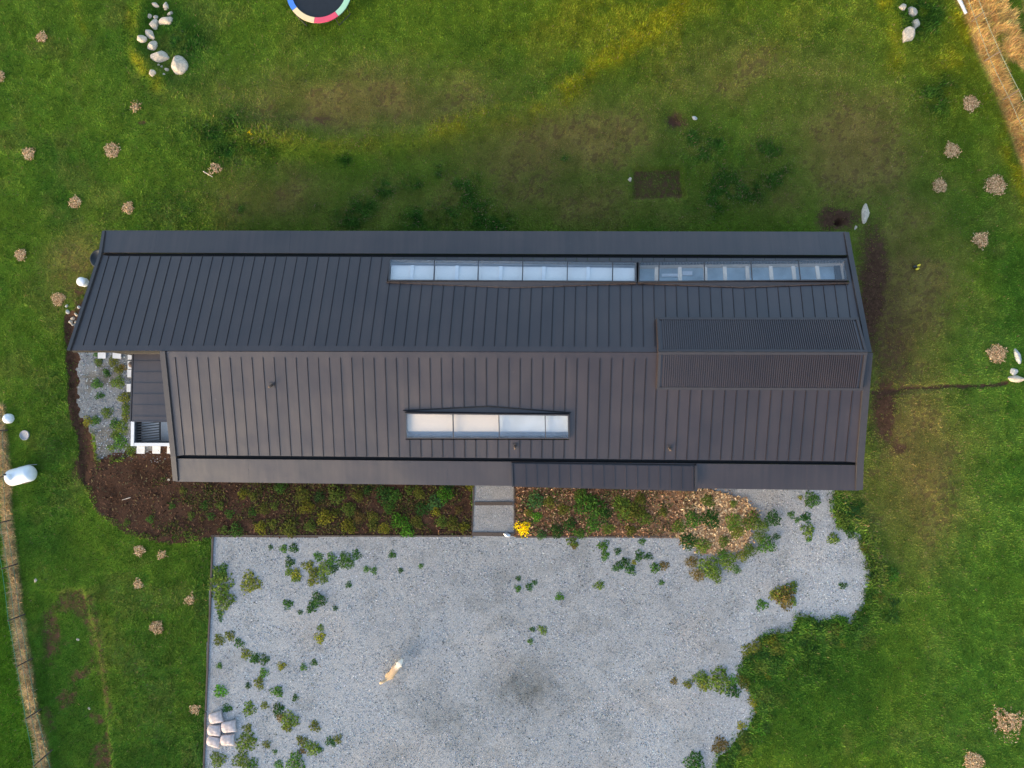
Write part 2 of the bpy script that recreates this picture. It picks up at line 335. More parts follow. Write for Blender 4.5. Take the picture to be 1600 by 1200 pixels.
tr = N(t, 'ShaderNodeBsdfTransparent'); tr.inputs[0].default_value = (.955, .965, .97, 1); gl = N(t, 'ShaderNodeBsdfGlossy', Roughness=.03); lw = N(t, 'ShaderNodeLayerWeight', Blend=.5); pw = N(t, 'ShaderNodeMath', operation='POWER'); t.links.new(lw.outputs['Facing'], pw.inputs[0]); pw.inputs[1].default_value = 5; fr = N(t, 'ShaderNodeMath', operation='MULTIPLY_ADD'); t.links.new(pw.outputs[0], fr.inputs[0]); fr.inputs[1].default_value = .85; fr.inputs[2].default_value = .07
mxs = N(t, 'ShaderNodeMixShader'); t.links.new(fr.outputs[0], mxs.inputs[0]); t.links.new(tr.outputs[0], mxs.inputs[1]); t.links.new(gl.outputs[0], mxs.inputs[2])
t.links.new(mxs.outputs[0], t.nodes['Material Output'].inputs[0]); MAT['glass'] = g

# ------------------------------------------------------------------ mesh helpers
class MB:
    def __init__(s): s.v = []; s.f = []; s.c = []
    def poly(s, pts, c=None):
        i = len(s.v); s.v += [tuple(map(float, p)) for p in pts]; s.f.append(tuple(range(i, i+len(pts)))); s.c += [c or (1, 1, 1)]*len(pts)
    def hexa(s, lo, hi, c=None):             # two matching quads, bottom and top
        i = len(s.v); s.v += [tuple(map(float, p)) for p in list(lo)+list(hi)]; s.c += [c or (1, 1, 1)]*8
        s.f += [(i+3, i+2, i+1, i), (i+4, i+5, i+6, i+7)]+[(i+k, i+(k+1) % 4, i+4+(k+1) % 4, i+4+k) for k in range(4)]
    def box(s, x0, x1, y0, y1, z0, z1, c=None):
        q = [(x0, y0), (x1, y0), (x1, y1), (x0, y1)]; s.hexa([(*p, z0) for p in q], [(*p, z1) for p in q], c)
    def bar(s, a, b, w, h, up=(0, 0, 1), z0=0.0):   # rectangular bar from a to b, its underside lifted z0 along up
        a = np.array(a, float); b = np.array(b, float); up = np.array(up, float); d = b-a; d /= np.linalg.norm(d); sd_ = np.cross(d, up); sd_ /= np.linalg.norm(sd_); sd_ *= w/2
        lo = [a-sd_+up*z0, b-sd_+up*z0, b+sd_+up*z0, a+sd_+up*z0]; s.hexa(lo, [p+up*h for p in lo])
    def tube(s, pts, rads, n=8, c=None, cap=True):
        pts = [np.array(p, float) for p in pts]; rings = []
        for k, p in enumerate(pts):
            d = pts[min(k+1, len(pts)-1)]-pts[max(k-1, 0)]; d /= np.linalg.norm(d)+1e-9
            a = np.cross(d, (0, 0, 1) if abs(d[2]) < .9 else (1, 0, 0)); a /= np.linalg.norm(a); b = np.cross(d, a); i = len(s.v); rings.append(i)
            for j in range(n):
                th = 2*math.pi*j/n; s.v.append(tuple(p+rads[k]*(a*math.cos(th)+b*math.sin(th)))); s.c.append(c or (1, 1, 1))
        for r0, r1 in zip(rings[:-1], rings[1:]):
            for j in range(n): s.f.append((r0+j, r0+(j+1) % n, r1+(j+1) % n, r1+j))
        if cap: s.f.append(tuple(rings[0]+j for j in range(n))); s.f.append(tuple(rings[-1]+j for j in reversed(range(n))))
    def lathe(s, prof, n=24, c=None, cx=0, cy=0):
        i0 = len(s.v)
        for r, z in prof:
            for j in range(n):
                th = 2*math.pi*j/n; s.v.append((cx+r*math.cos(th), cy+r*math.sin(th), z)); s.c.append(c or (1, 1, 1))
        for k in range(len(prof)-1):
            for j in range(n): s.f.append((i0+k*n+j, i0+k*n+(j+1) % n, i0+(k+1)*n+(j+1) % n, i0+(k+1)*n+j))
        s.f.append(tuple(i0+(len(prof)-1)*n+j for j in range(n)))
    def mesh(s, name, mat, smooth=False, col=False):
        m = bpy.data.meshes.new(name); m.from_pydata(s.v, [], s.f); m.materials.append(MAT[mat] if isinstance(mat, str) else mat)
        if col:
            a = m.color_attributes.new('col', 'FLOAT_COLOR', 'POINT'); a.data.foreach_set('color', np.array([(*c, 1) for c in s.c], np.float32).ravel())
        if smooth: m.polygons.foreach_set('use_smooth', [True]*len(m.polygons))
        m.update(); return m
    def build(s, name, mat, parent=None, smooth=False, col=False): return link(name, s.mesh(name, mat, smooth, col), parent)
def link(name, mesh, parent=None, loc=None, rot=None, scale=None):
    o = bpy.data.objects.new(name, mesh); COL.objects.link(o)
    if parent: o.parent = parent
    if loc is not None: o.location = loc
    if rot is not None: o.rotation_euler = rot if hasattr(rot, '__len__') else (0, 0, rot)
    if scale is not None: o.scale = scale if hasattr(scale, '__len__') else (scale,)*3
    return o
def tag(o, label=None, cat=None, group=None, kind=None):
    for k, v in (('label', label), ('category', cat), ('group', group), ('kind', kind)):
        if v: o[k] = v
    return o
def empty(name, loc=(0, 0, 0), rz=0, **kw):
    o = bpy.data.objects.new(name, None); COL.objects.link(o); o.location = loc; o.rotation_euler = (0, 0, rz); o.empty_display_size = .2; return tag(o, **kw)
def np_mesh(name, V, Fc, colr, mat):         # big triangle meshes straight from arrays
    m = bpy.data.meshes.new(name); m.vertices.add(len(V)); m.vertices.foreach_set('co', V.astype(np.float32).ravel())
    k = Fc.shape[1]; m.loops.add(Fc.size); m.loops.foreach_set('vertex_index', Fc.astype(np.int32).ravel())
    m.polygons.add(len(Fc)); m.polygons.foreach_set('loop_start', np.arange(0, Fc.size, k, dtype=np.int32)); m.update(calc_edges=True)
    a = m.color_attributes.new('col', 'FLOAT_COLOR', 'POINT'); a.data.foreach_set('color', np.concatenate([colr, np.ones((len(colr), 1))], 1).astype(np.float32).ravel())
    m.materials.append(MAT[mat]); m.validate(); return m

# ------------------------------------------------------------------ the ground, one sheet out to the horizon
def axis(a, b, step, far):
    core = list(np.arange(a, b+1e-6, step)); out = []; s = step; p = b
    while p < far: s *= 1.6; p += s; out.append(p)
    lo = []; s = step; p = a
    while p > -far: s *= 1.6; p -= s; lo.append(p)
    return np.array(lo[::-1]+core+out)
GX = axis(-28, 27.5, .10, 1500); GY = axis(-19.5, 22, .10, 1500)
XX, YY = np.meshgrid(GX, GY); xs, ys = XX.ravel(), YY.ravel()
FG = fields(xs, ys); ZG = relief(xs, ys, FG)
far = np.hypot(np.maximum(np.abs(xs)-30, 0), np.maximum(np.abs(ys)-23, 0)); ZG = ZG*np.exp(-(far/30)**2)
gc = growth_colour(FG)*.8; 
ny_, nx_ = XX.shape; idx = np.arange(ny_*nx_).reshape(ny_, nx_)
quads = np.stack([idx[:-1, :-1], idx[:-1, 1:], idx[1:, 1:], idx[1:, :-1]], -1).reshape(-1, 4)
me = np_mesh('ground', np.stack([xs, ys, ZG], 1), quads, gc, 'ground')
ma = me.color_attributes.new('mask', 'FLOAT_COLOR', 'POINT'); ma.data.foreach_set('color', np.stack([FG['soil'], FG['dry'], FG['gap'], FG['soil']*0+1], 1).astype(np.float32).ravel())
me.polygons.foreach_set('use_smooth', np.ones(len(me.polygons), bool))
tag(link('ground', me), 'uneven lawn and bare soil around the long house', 'ground', kind='structure')

def sheet(name, key, z, step, colf, mat, label, cat, parent=None, edge=0.0, bounds=None, rough=.01):
    poly = bounds; pts = np.array([P(*p)[:2] for p in poly]); x0, y0 = pts.min(0)-.5; x1, y1 = pts.max(0)+.5
    gx = np.arange(x0, x1, step); gy = np.arange(y0, y1, step); A, B = np.meshgrid(gx, gy); f = fields(A.ravel(), B.ravel()); m = (f[key] < edge).reshape(A.shape)
    keep = m[:-1, :-1] | m[1:, 1:] | m[:-1, 1:] | m[1:, :-1]
    ii = np.arange(A.size).reshape(A.shape); q = np.stack([ii[:-1, :-1], ii[:-1, 1:], ii[1:, 1:], ii[1:, :-1]], -1)[keep]
    used = np.unique(q); mp = np.full(A.size, -1); mp[used] = np.arange(len(used))
    zz = z+(fbm(A.ravel(), B.ravel(), .5, 77)-.5)*rough*2
    V = np.stack([A.ravel(), B.ravel(), zz], 1)[used]; c = colf(A.ravel(), B.ravel(), f)[used]
    me = np_mesh(name, V, mp[q].reshape(-1, 4), c, mat); me.polygons.foreach_set('use_smooth', np.ones(len(me.polygons), bool))
    return tag(link(name, me), label, cat, kind='structure')
def c_gravel(x, y, f):
    base = np.array([.338, .335, .330]); c = base[None]*(.86+.28*fbm(x, y, 2.5, 51))[:, None]
    st = .62*blob(f['px']+30*(f['n'][1]-.5), f['py']+30*(f['n'][1]-.5), 815, 1070, 62, 52)*(.3+1.2*f['n'][2])+.22*blob(f['px'], f['py'], 780, 940, 120, 60)*f['n'][1]+.3*blob(f['px'], f['py'], 960, 1018, 30, 14)*f['n'][2]
    st = st+.35*blob(f['px'], f['py'], 700, 1130, 60, 25)*f['n'][2]+.35*sstep(.55, .7, fbm(x, y, 1.0, 88))*.5
    c = c*(1-st[:, None]*.75*np.array([1, 1, 1.05])); warm = sstep(.5, .7, fbm(x, y, 3.5, 52))*.5+.8*blob(f['px'], f['py'], 1200, 790, 90, 30)
    return c*(1-warm[:, None])+c*np.array([1.08, 1.0, .93])*warm[:, None]
sheet('gravel_yard', 'yard', .022, .075, c_gravel, 'gravel', 'pale grey gravel yard in front of the house', 'yard', bounds=[(310,735),(1370,735),(1370,1290),(310,1290)])
sheet('path', 'path', .06, .06, lambda x, y, f: c_gravel(x, y, f)*np.array([.9, .87, .85]), 'gravel', 'gravel path leading to the eave between timber boards', 'path', bounds=PATH)
sheet('gravel_patch', 'wgravel', .018, .04, lambda x, y, f: c_gravel(x, y, f)*np.array([.66, .67, .67])*(.6+.7*f['n'][2])[:, None]*(1-sstep(.48, .62, f['n'][1])[:, None]*np.array([.25, .32, .42])), 'gravel', 'grey gravel patch beside the gable end', 'gravel', bounds=[(100,430),(290,430),(290,735),(100,735)])
sheet('soil_bed', 'soilbed', .038, .10, lambda x, y, f: C_SOIL[None]*(.45+.9*f['n'][2])[:, None]*np.array([.92, .92, .95]), 'bed', 'dark bare soil bed along the eave', 'soil', bounds=[(120,680),(750,680),(750,860),(120,860)], rough=.03)
sheet('mulch_bed', 'chipbed', .055, .08, lambda x, y, f: (np.array(lin(118, 86, 62))[None]*(1-sstep(960, 1080, f['px'])[:, None])+np.array(lin(158, 122, 90))[None]*sstep(960, 1080, f['px'])[:, None])*(.5+1.0*f['n'][2])[:, None], 'bed', 'brown mulched bed beside the gravel path', 'mulch', bounds=CHIPBED, rough=.03)
sheet('chip_patch', 'chips', .062, .08, lambda x, y, f: np.array(lin(176, 138, 102))[None]*(.6+.8*f['n'][2])[:, None], 'bed', 'pale wood chip patch spilling onto the gravel', 'mulch', bounds=[(1040,750),(1200,750),(1200,885),(1040,885)], rough=.03)

# ------------------------------------------------------------------ the house
def fitplane(a, b, c):
    n = np.cross(b-a, c-a); n /= np.linalg.norm(n); return a, n if n[2] > 0 else -n
ZR, ZN, ZS = 4.8, 3.5, 3.75
house = empty('house', P(800, 560, 0), label='long house with dark standing seam metal gable roof and ribbon skylights', cat='house')
HOFF = np.array(house.location)
def hb(mb, name, mat, parent=None, **kw):    # a part of the house, given in world coordinates
    o = mb.build(name, mat, parent or house, **kw)
    if not parent: o.matrix_parent_inverse = Matrix.Translation(-Vector(house.location))   # deeper parts hang on a part that already sits at the origin
    return o

class Slope:
    def __init__(s, first, last, n, rakeL, rakeR, ztop, zbot):
        L = lambda pr: (P(*pr[0], ztop), P(*pr[1], zbot))
        s.keys = [(-1, L(rakeL)), (0, L(first)), (n, L(last)), (n+1, L(rakeR))]; s.n = n
        a, b = s.keys[1][1]; c, d = s.keys[2][1]; s.p0, s.nrm = fitplane((a+c)/2+(a-c)*.5, (a+c)/2+(c-a)*.5, (b+d)/2)
    def line(s, i):
        for (i0, l0), (i1, l1) in zip(s.keys[:-1], s.keys[1:]):
            if i <= i1+1e-9:
                t = (i-i0)/(i1-i0); return l0[0]*(1-t)+l1[0]*t, l0[1]*(1-t)+l1[1]*t
    def pt(s, i, w, off=0):
        a, b = s.line(i); return a*(1-w)+b*w+s.nrm*off
    def find(s, px, py):                     # (index, w) of the place a photo pixel shows
        i, w = s.n*.5, .5
        for _ in range(40):
            x, y = proj(s.pt(i, w)); e = .01
            xi, yi = proj(s.pt(i+e, w)); xw, yw = proj(s.pt(i, w+e)); J = np.array([[xi-x, xw-x], [yi-y, yw-y]])/e
            d = np.linalg.solve(J, [px-x, py-y]); i = min(max(i+d[0], -1), s.n+1-1e-6); w += d[1]
        return i, w
    def at(s, px, py, off=0):
        v = ray(px, py); p = s.p0+s.nrm*off; return CAM+v*((p-CAM).dot(s.nrm)/v.dot(s.nrm))

SN = Slope(((127.2,548),(170,400)), ((1336.3,551),(1316.5,404)), 68, ((108.5,548),(157.5,398)), ((1357,551),(1328.5,402)), ZR, ZN)
SS = Slope(((272.4,549.1),(288,711)), ((1338.3,551.4),(1321,721)), 60, ((255,549),(272,713)), ((1357,551.5),(1343,723)), ZR, ZS)
def panel(sl, i0, i1, w0, w1, rib, parent, name='roof_panel', mat='roof'):
    mb = MB(); e = [random.uniform(-.004, .004) for _ in range(4)]
    a, b, c, d = sl.pt(i0, w0[0], e[0]), sl.pt(i0, w1[0], e[1]), sl.pt(i1, w1[1], e[2]), sl.pt(i1, w0[1], e[3])
    n = sl.nrm; u = (d-a)/np.linalg.norm(d-a); g0 = u*.020 if (float(i0).is_integer() and i0 >= 0) else u*0; g1 = u*.020 if rib else u*0
    mb.hexa([p-n*.03 for p in (a+g0, b+g0, c-g1, d-g1)], [a+g0, b+g0, c-g1, d-g1])
    if rib:                                  # the standing seam: a slim fold in a narrow shadowed joint
        t0 = sl.pt(i1, w0[1]); t1 = sl.pt(i1, w1[1]); h = u*.007
        mb.hexa([p-n*.03 for p in (t0-h, t1-h, t1+h, t0+h)], [p+n*.028 for p in (t0-h, t1-h, t1+h, t0+h)])
        k = len(mb.f); q = u*.024; mb.poly([p-n*.029 for p in (t0-q, t1-q, t1+q, t0+q)])
    o = hb(mb, name, mat, parent)
    if rib: o.data.materials.append(MAT['gutter']); o.data.polygons[k].material_index = 1
    return o
CAPW = .052
roofN = hb((lambda m: (m.hexa([SN.pt(i, w, -.20) for i, w in ((-.9, 0), (-.9, .2), (68.9, .2), (68.9, 0))], [SN.pt(i, w, -.04) for i, w in ((-.9, 0), (-.9, .2), (68.9, .2), (68.9, 0))]), m)[1])(MB()), 'roof_slope', 'gutter')
roofN['label'] = 'blue-black shaded slope of standing seam panels'
roofS = hb((lambda m: (m.hexa([SS.pt(i, w, -.20) for i, w in ((-.9, 0), (-.9, .2), (60.9, .2), (60.9, 0))], [SS.pt(i, w, -.04) for i, w in ((-.9, 0), (-.9, .2), (60.9, .2), (60.9, 0))]), m)[1])(MB()), 'roof_slope', 'gutter')
roofS['label'] = 'brown-black slope of standing seam panels above the yard'
# skylight outlines (photo pixels): corners up-left, up-right, low-right, low-left as seen
SKN = [[(608,404),(995,408.5),(995,440.5),(606,438.5)], [(998,408.5),(1321,405),(1326,438),(997,440.5)]]
SKS = [(632.5,645),(889.5,648),(890,686),(633.5,685.5)]
iN0 = SN.find(607, 421)[0]; iN1 = SN.find(1323.5, 421)[0]
iS0 = SS.find(633, 665)[0]; iS1 = SS.find(889.7, 667)[0]
def cuts(n, extra): return sorted(set([-1]+list(range(0, n+1))+[n+1]+extra))
def wAt(sl, i, yfun):
    lo, hi = 0., 1.
    for _ in range(30):
        m = (lo+hi)/2; x, y = proj(sl.pt(i, m)); up = (y-yfun(x))*(1 if proj(sl.pt(i, 1))[1] > proj(sl.pt(i, 0))[1] else -1)
        if up > 0: hi = m
        else: lo = m
    return (lo+hi)/2
ci = cuts(68, [iN0, iN1]); yN = lambda x: 441.5 if x < 996 else 442
yN2 = lambda x: np.interp(x, [606, 996, 1325], [405.5, 410, 406.5])
for a, b in zip(ci[:-1], ci[1:]):
    rib = float(b).is_integer() and b <= 68
    w1 = (1, 1)
    if a >= iN0-1e-6 and b <= iN1+1e-6: w1 = (wAt(SN, a, yN), wAt(SN, b, yN))
    panel(SN, a, b, (CAPW, CAPW), w1, rib, roofN)
    if w1[0] < 1: panel(SN, a, b, (wAt(SN, a, yN2), wAt(SN, b, yN2)), (1, 1), False, roofN, 'flashing')
ci = cuts(60, [iS0, iS1]); yS0 = lambda x: np.interp(x, [632, 890], [643.5, 646.5]); yS1 = lambda x: np.interp(x, [632, 890], [687, 687.5])
for a, b in zip(ci[:-1], ci[1:]):
    rib = float(b).is_integer() and b <= 60
    if a >= iS0-1e-6 and b <= iS1+1e-6:
        panel(SS, a, b, (CAPW, CAPW), (wAt(SS, a, yS0), wAt(SS, b, yS0)), rib, roofS)
        panel(SS, a, b, (wAt(SS, a, yS1), wAt(SS, b, yS1)), (1, 1), rib, roofS)
    else: panel(SS, a, b, (CAPW, CAPW), (1, 1), rib, roofS)
# ridge caps
for sl, n, par in ((SN, 68, roofN), (SS, 60, roofS)):
    m = MB(); q = [(-1, 0), (-1, CAPW+.004), (n+1, CAPW+.004), (n+1, 0)]
    m.hexa([sl.pt(i, w, -.03) for i, w in q], [sl.pt(i, w, .010) for i, w in q]); hb(m, 'ridge_cap', 'roof', par)
# gutters and the eave strips beyond them
def strip(sl, n, z2, l_in, r_in, l_out, r_out, par, z1):
    ea, eb = P(*l_in, z1), P(*r_in, z1); oa, ob = P(*l_out, z2), P(*r_out, z2); up = np.array([0, 0, 1.])
    dn = np.array([0, 0, .14]); m = MB(); k = 27
    for j in range(k):
        t0, t1 = j/k, (j+1)/k; jz = np.array([0, 0, random.uniform(-.003, .003)])
        m = MB(); A = ea+(eb-ea)*t0; B = ea+(eb-ea)*t1; Cc = oa+(ob-oa)*t1; Dd = oa+(ob-oa)*t0
        m.hexa([A-dn+jz, Dd-dn+jz, Cc-dn+jz, B-dn+jz], [A+jz, Dd+jz, Cc+jz, B+jz]); hb(m, 'eave_panel', 'strip', par)
    ga, gb = sl.pt(-1, 1.0), sl.pt(n+1, 1.0); m = MB(); d2 = np.array([0, 0, .20]); d3 = np.array([0, 0, .16])
    ra, rb = sl.pt(-1, .985), sl.pt(n+1, .985); m.hexa([ra-d2, ea-d2, eb-d2, rb-d2], [ra-d3, ea-d3, eb-d3, rb-d3]); hb(m, 'gutter', 'gutter', par)
strip(SN, 68, 3.17, (158.3,394.5), (1328.2,398.5), (163,360), (1322,362), roofN, 3.47)
strip(SS, 60, 3.47, (272.5,716.5), (1343,726.8), (275,752.5), (1342,766.5), roofS, 3.72)
# rake trims at the gable edges
def trim(pts, w, par):
    for (a, b) in zip(pts[:-1], pts[1:]):
        m = MB(); m.bar(a, b, w, .16, (0, 0, 1), -.10); hb(m, 'rake_trim', 'trim', par)
trim([SN.pt(-1, 0, .02), SN.pt(-1, 1, .02), P(163, 361, 3.17)], .13, roofN)
trim([SN.pt(69, 0, .02), SN.pt(69, 1, .02), P(1322, 363, 3.17)], .20, roofN)
trim([SS.pt(-1, 0, .02), SS.pt(-1, 1, .02), P(275, 751.5, 3.47)], .22, roofS)
trim([SS.pt(61, 0, .02), SS.pt(61, 1, .02), P(1342, 765.5, 3.47)], .28, roofS)

# skylights
def skylight(sl, quad, mull, par, blinds, deep, beams, tint):
    # quad: (upper-left, upper-right, lower-right, lower-left) in the picture
    H1 = .15; q = [sl.at(*p, H1) for p in quad]; n = sl.nrm
    m = MB(); ctr = sum(q)/4
    def inset(p, d):                         # towards the centre, along both edges
        ex = (q[1]-q[0])/np.linalg.norm(q[1]-q[0]); ey = (q[3]-q[0])/np.linalg.norm(q[3]-q[0]); r = p-ctr
        return p-ex*d*np.sign(r.dot(ex))-ey*d*np.sign(r.dot(ey))
    ins = [inset(p, .05) for p in q]
    sk = None
    for k in range(4):
        a, b, c, d = q[k], q[(k+1) % 4], ins[(k+1) % 4], ins[k]
        m.hexa([p-n*(H1+.10) for p in (a, b, c, d)], [a, b, c, d])
    sk = hb(m, 'skylight', 'trim')
    def ed(t, s): return (ins[0]*(1-t)+ins[1]*t)*(1-s)+(ins[3]*(1-t)+ins[2]*t)*s
    x0, x1 = proj(ins[0])[0], proj(ins[1])[0]; ts = [0]+[(x-x0)/(x1-x0) for x in mull]+[1]
    for k, (t0, t1) in enumerate(zip(ts[:-1], ts[1:])):
        mm = MB(); g = .0015; c = [ed(t0+g, .0), ed(t1-g, .0), ed(t1-g, 1), ed(t0+g, 1)]
        mm.hexa([p+n*.002 for p in c], [p+n*.014 for p in c]); o = hb(mm, 'glass_pane', 'glass', sk)
    for t in ts[1:-1]:
        mm = MB(); mm.bar(ed(t, 0), ed(t, 1), .035, .06, n, -.035); hb(mm, 'mullion', 'trim', sk)
    # shaft
    mm = MB(); dd = deep; low = [p-n*dd for p in ins]; tpp = [p-n*.02 for p in ins]
    for k in range(4):
        a, b = tpp[k], tpp[(k+1) % 4]; c, d = low[(k+1) % 4], low[k]; mm.poly([a, b, c, d]); 
    hb(mm, 'reveal', 'pineframe' if tint == 'room' else ('white' if tint == 'white' else 'cream'), sk)
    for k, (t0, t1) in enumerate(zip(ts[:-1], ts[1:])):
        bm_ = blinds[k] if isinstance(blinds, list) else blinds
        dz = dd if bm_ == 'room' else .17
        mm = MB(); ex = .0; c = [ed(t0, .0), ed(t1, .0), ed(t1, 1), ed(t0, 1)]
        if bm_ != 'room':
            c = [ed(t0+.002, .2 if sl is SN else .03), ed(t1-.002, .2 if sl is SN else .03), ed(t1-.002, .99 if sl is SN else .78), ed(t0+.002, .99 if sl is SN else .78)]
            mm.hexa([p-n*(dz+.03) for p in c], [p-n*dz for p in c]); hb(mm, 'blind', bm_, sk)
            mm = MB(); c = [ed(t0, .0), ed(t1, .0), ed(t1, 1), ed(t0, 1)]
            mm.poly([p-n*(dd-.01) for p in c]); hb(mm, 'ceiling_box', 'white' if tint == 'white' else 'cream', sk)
        else:
            mm.poly([p-n*dz for p in c]); hb(mm, 'room_floor', 'room', sk)
    for t in beams:
        mm = MB(); mm.bar(ed(t, .2)-n*.16, ed(t, .995)-n*.16, .15, .05, n, 0); hb(mm, 'rafter', 'pineframe' if tint == 'room' else 'white', sk)
    return sk
s1 = skylight(SN, SKN[0], [680, 749, 818.5, 888, 958], roofN, 'blind', .45, [.09, .275, .455, .63, .81], 'white')
s1['label'] = 'ribbon skylight with pale blinds drawn'
mm_ = [1030, 1101, 1174, 1248]
s2 = skylight(SN, SKN[1], mm_, roofN, 'room', .55, [.085, .20, .325, .42, .53, .645, .755, .87], 'room')
s2['label'] = 'ribbon skylight showing pale rafters and the room below'
mb = MB()
for p in ((1034,428,1060,432),(1066,424,1082,430)):
    a = SN.at(p[0], p[1], -.34); b = SN.at(p[2], p[3], -.34); mb.box(min(a[0], b[0]), max(a[0], b[0]), min(a[1], b[1]), max(a[1], b[1]), min(a[2], b[2])-.1, max(a[2], b[2]))
hb(mb, 'bed_linen', 'white', s2)
s3 = skylight(SS, SKS, [708, 780, 852], roofS, ['cream', 'cream', 'greyblind', 'greyblind'], .45, [], 'white')  # cream and grey panels under the glass paint the cloud's reflection
s3['label'] = 'skylight with cream and pale blinds above the yard'
# low saddles on the uphill side of each skylight
def saddle(sl, a, mid, b, par, edge):
    A, B, Mi = sl.at(*a, .01), sl.at(*b, .01), sl.at(*mid, .01); m = MB(); up = (A+B)/2+sl.nrm*.13
    A2, B2 = A+sl.nrm*.10, B+sl.nrm*.10; m.poly([A, Mi, up]); m.poly([Mi, B, up]); m.poly([A, up, A2]); m.poly([up, B, B2]); hb(m, 'saddle_flashing', 'trim', par)
    m = MB(); m.bar(A, Mi, .035, .02, sl.nrm, 0); m.bar(Mi, B, .035, .02, sl.nrm, 0); hb(m, 'flashing_edge', edge, par)
saddle(SN, (604,441.5), (800,449.5), (994,443), s1, 'rust'); saddle(SN, (997,443), (1160,449), (1327,442.5), s2, 'rust')
saddle(SS, (630,641.5), (763,635), (892,645), s3, 'gutter')
# fine-ribbed vent hood straddling the ridge
vent = None
hoodm = MB()
def hood(sl, qpx, par, ribs):
    q = [sl.at(*p, .22) for p in qpx]; n = sl.nrm; m = MB(); m.hexa([p-n*.235 for p in q], q); o = hb(m, 'vent_hood', 'roof')
    o['label'] = 'raised fine-ribbed hood over the ridge'
    def ed(t, s): return (q[0]*(1-t)+q[1]*t)*(1-s)+(q[3]*(1-t)+q[2]*t)*s
    m = MB()
    for k in range(ribs):
        t = .025+.95*(k+.5)/ribs; m.bar(ed(t, .05), ed(t, .95), .042, .045, n, 0)
    hb(m, 'ribs', 'roof', o)['kind'] = 'stuff'
    m = MB()
    for (a, b) in (((.0, .022), (1, .022)), ((.0, .978), (1, .978)), ((.008, .05), (.008, .95)), ((.992, .05), (.992, .95))):
        m.bar(ed(*a), ed(*b), .10, .05, n, 0)
    hb(m, 'hood_frame', 'trim', o); return o
hood(SN, [(1025.5,497),(1341,497.5),(1355,550),(1028.5,549.5)], roofN, 92)
hood(SS, [(1028.5,550.5),(1355,551),(1347,609.5),(1026,608)], roofS, 92)
# small roof vents
for (x, y) in ((425,602),(805,697),(1046,700)):
    b = SS.at(x, y, 0); n = SS.nrm; m = MB(); m.tube([b-n*.05, b+n*.30, b+n*.34], [.055, .055, .02], 10)
    o = hb(m, 'vent_pipe', 'rust', roofS); m = MB(); u = np.array([1., 0, 0]); v = np.cross(n, u)
    m.hexa([b+(-u*.11-v*.12)+n*.0, b+(u*.11-v*.12), b+(u*.11+v*.12), b+(-u*.11+v*.12)], [b+(-u*.11-v*.12)+n*.02, b+(u*.11-v*.12)+n*.02, b+(u*.11+v*.12)+n*.02, b+(-u*.11+v*.12)+n*.02]); hb(m, 'vent_flashing', 'trim', roofS)
# canopy over the door
zc = 3.52
can0, can1 = P(799.5, 723.5, 3.80), P(1087.5, 727.5, 3.80); cb0, cb1 = P(801, 760.5, 3.76), P(1087.5, 767.5, 3.76)
def cpt(t, s, dz=0): return (can0*(1-t)+can1*t)*(1-s)+(cb0*(1-t)+cb1*t)*s+np.array([0, 0, dz])
m = MB(); m.hexa([cpt(t, s, -.10) for t, s in ((0, 0), (0, 1), (1, 1), (1, 0))], [cpt(t, s, -.02) for t, s in ((0, 0), (0, 1), (1, 1), (1, 0))]); canopy = hb(m, 'canopy', 'trim'); canopy['label'] = 'seamed door canopy reaching past the eave'
NC = 16
for k in range(NC):
    t0, t1 = .012+.972*k/NC, .012+.972*(k+1)/NC; m = MB(); e = random.uniform(0, .004); c = [cpt(t0, .03, e), cpt(t0, .97, e), cpt(t1, .97, e), cpt(t1, .03, e)]
    m.hexa([p-np.array([0, 0, .018]) for p in c], c)
    m.bar(cpt(t1, .06), cpt(t1, .94), .030, .028, (0, 0, 1), -.005); hb(m, 'roof_panel', 'roof', canopy)
m = MB(); m.bar(cpt(0, 0), cpt(0, 1), .06, .09, (0, 0, 1), -.04); hb(m, 'rake_trim', 'trim', canopy)
m = MB(); m.bar(cpt(1, 0), cpt(1, 1), .10, .09, (0, 0, 1), -.04); hb(m, 'rake_trim', 'trim', canopy)
# walls
def wall(a, b, z0, za, zb, th=.25):
    a = np.array([*a[:2], 0.]); b = np.array([*b[:2], 0.]); d = b-a; nn = np.array([-d[1], d[0], 0])/np.linalg.norm(d)*th; m = MB()
    m.hexa([a+[0, 0, z0], b+[0, 0, z0], b+nn+[0, 0, z0], a+nn+[0, 0, z0]], [a+[0, 0, za], b+[0, 0, zb], b+nn+[0, 0, zb], a+nn+[0, 0, za]]); hb(m, 'wall', 'wall')
wNL, wNR, wSR, wSL = SN.pt(1.5, .99), SN.pt(68, .99), SS.pt(60, .99), SS.pt(.5, .99); rL, rR, rL2 = SN.pt(1.5, 0), SN.pt(68, 0), SS.pt(.5, 0)
eps = .28
wall(wNR, wNL, 0, ZN-eps, ZN-eps); wall(wSL, wSR, 0, ZS-eps, ZS-eps); wall(rL, wNL, 0, ZR-eps, ZN-eps, -.25); wall(rR, wNR, 0, ZR-eps, ZN-eps); wall(wSR, rR, 0, ZS-eps, ZR-eps); wall(rL2, wSL, 0, ZR-eps, ZS-eps)
wall(rL, rL2, 0, ZR-eps, ZR-eps, .2)
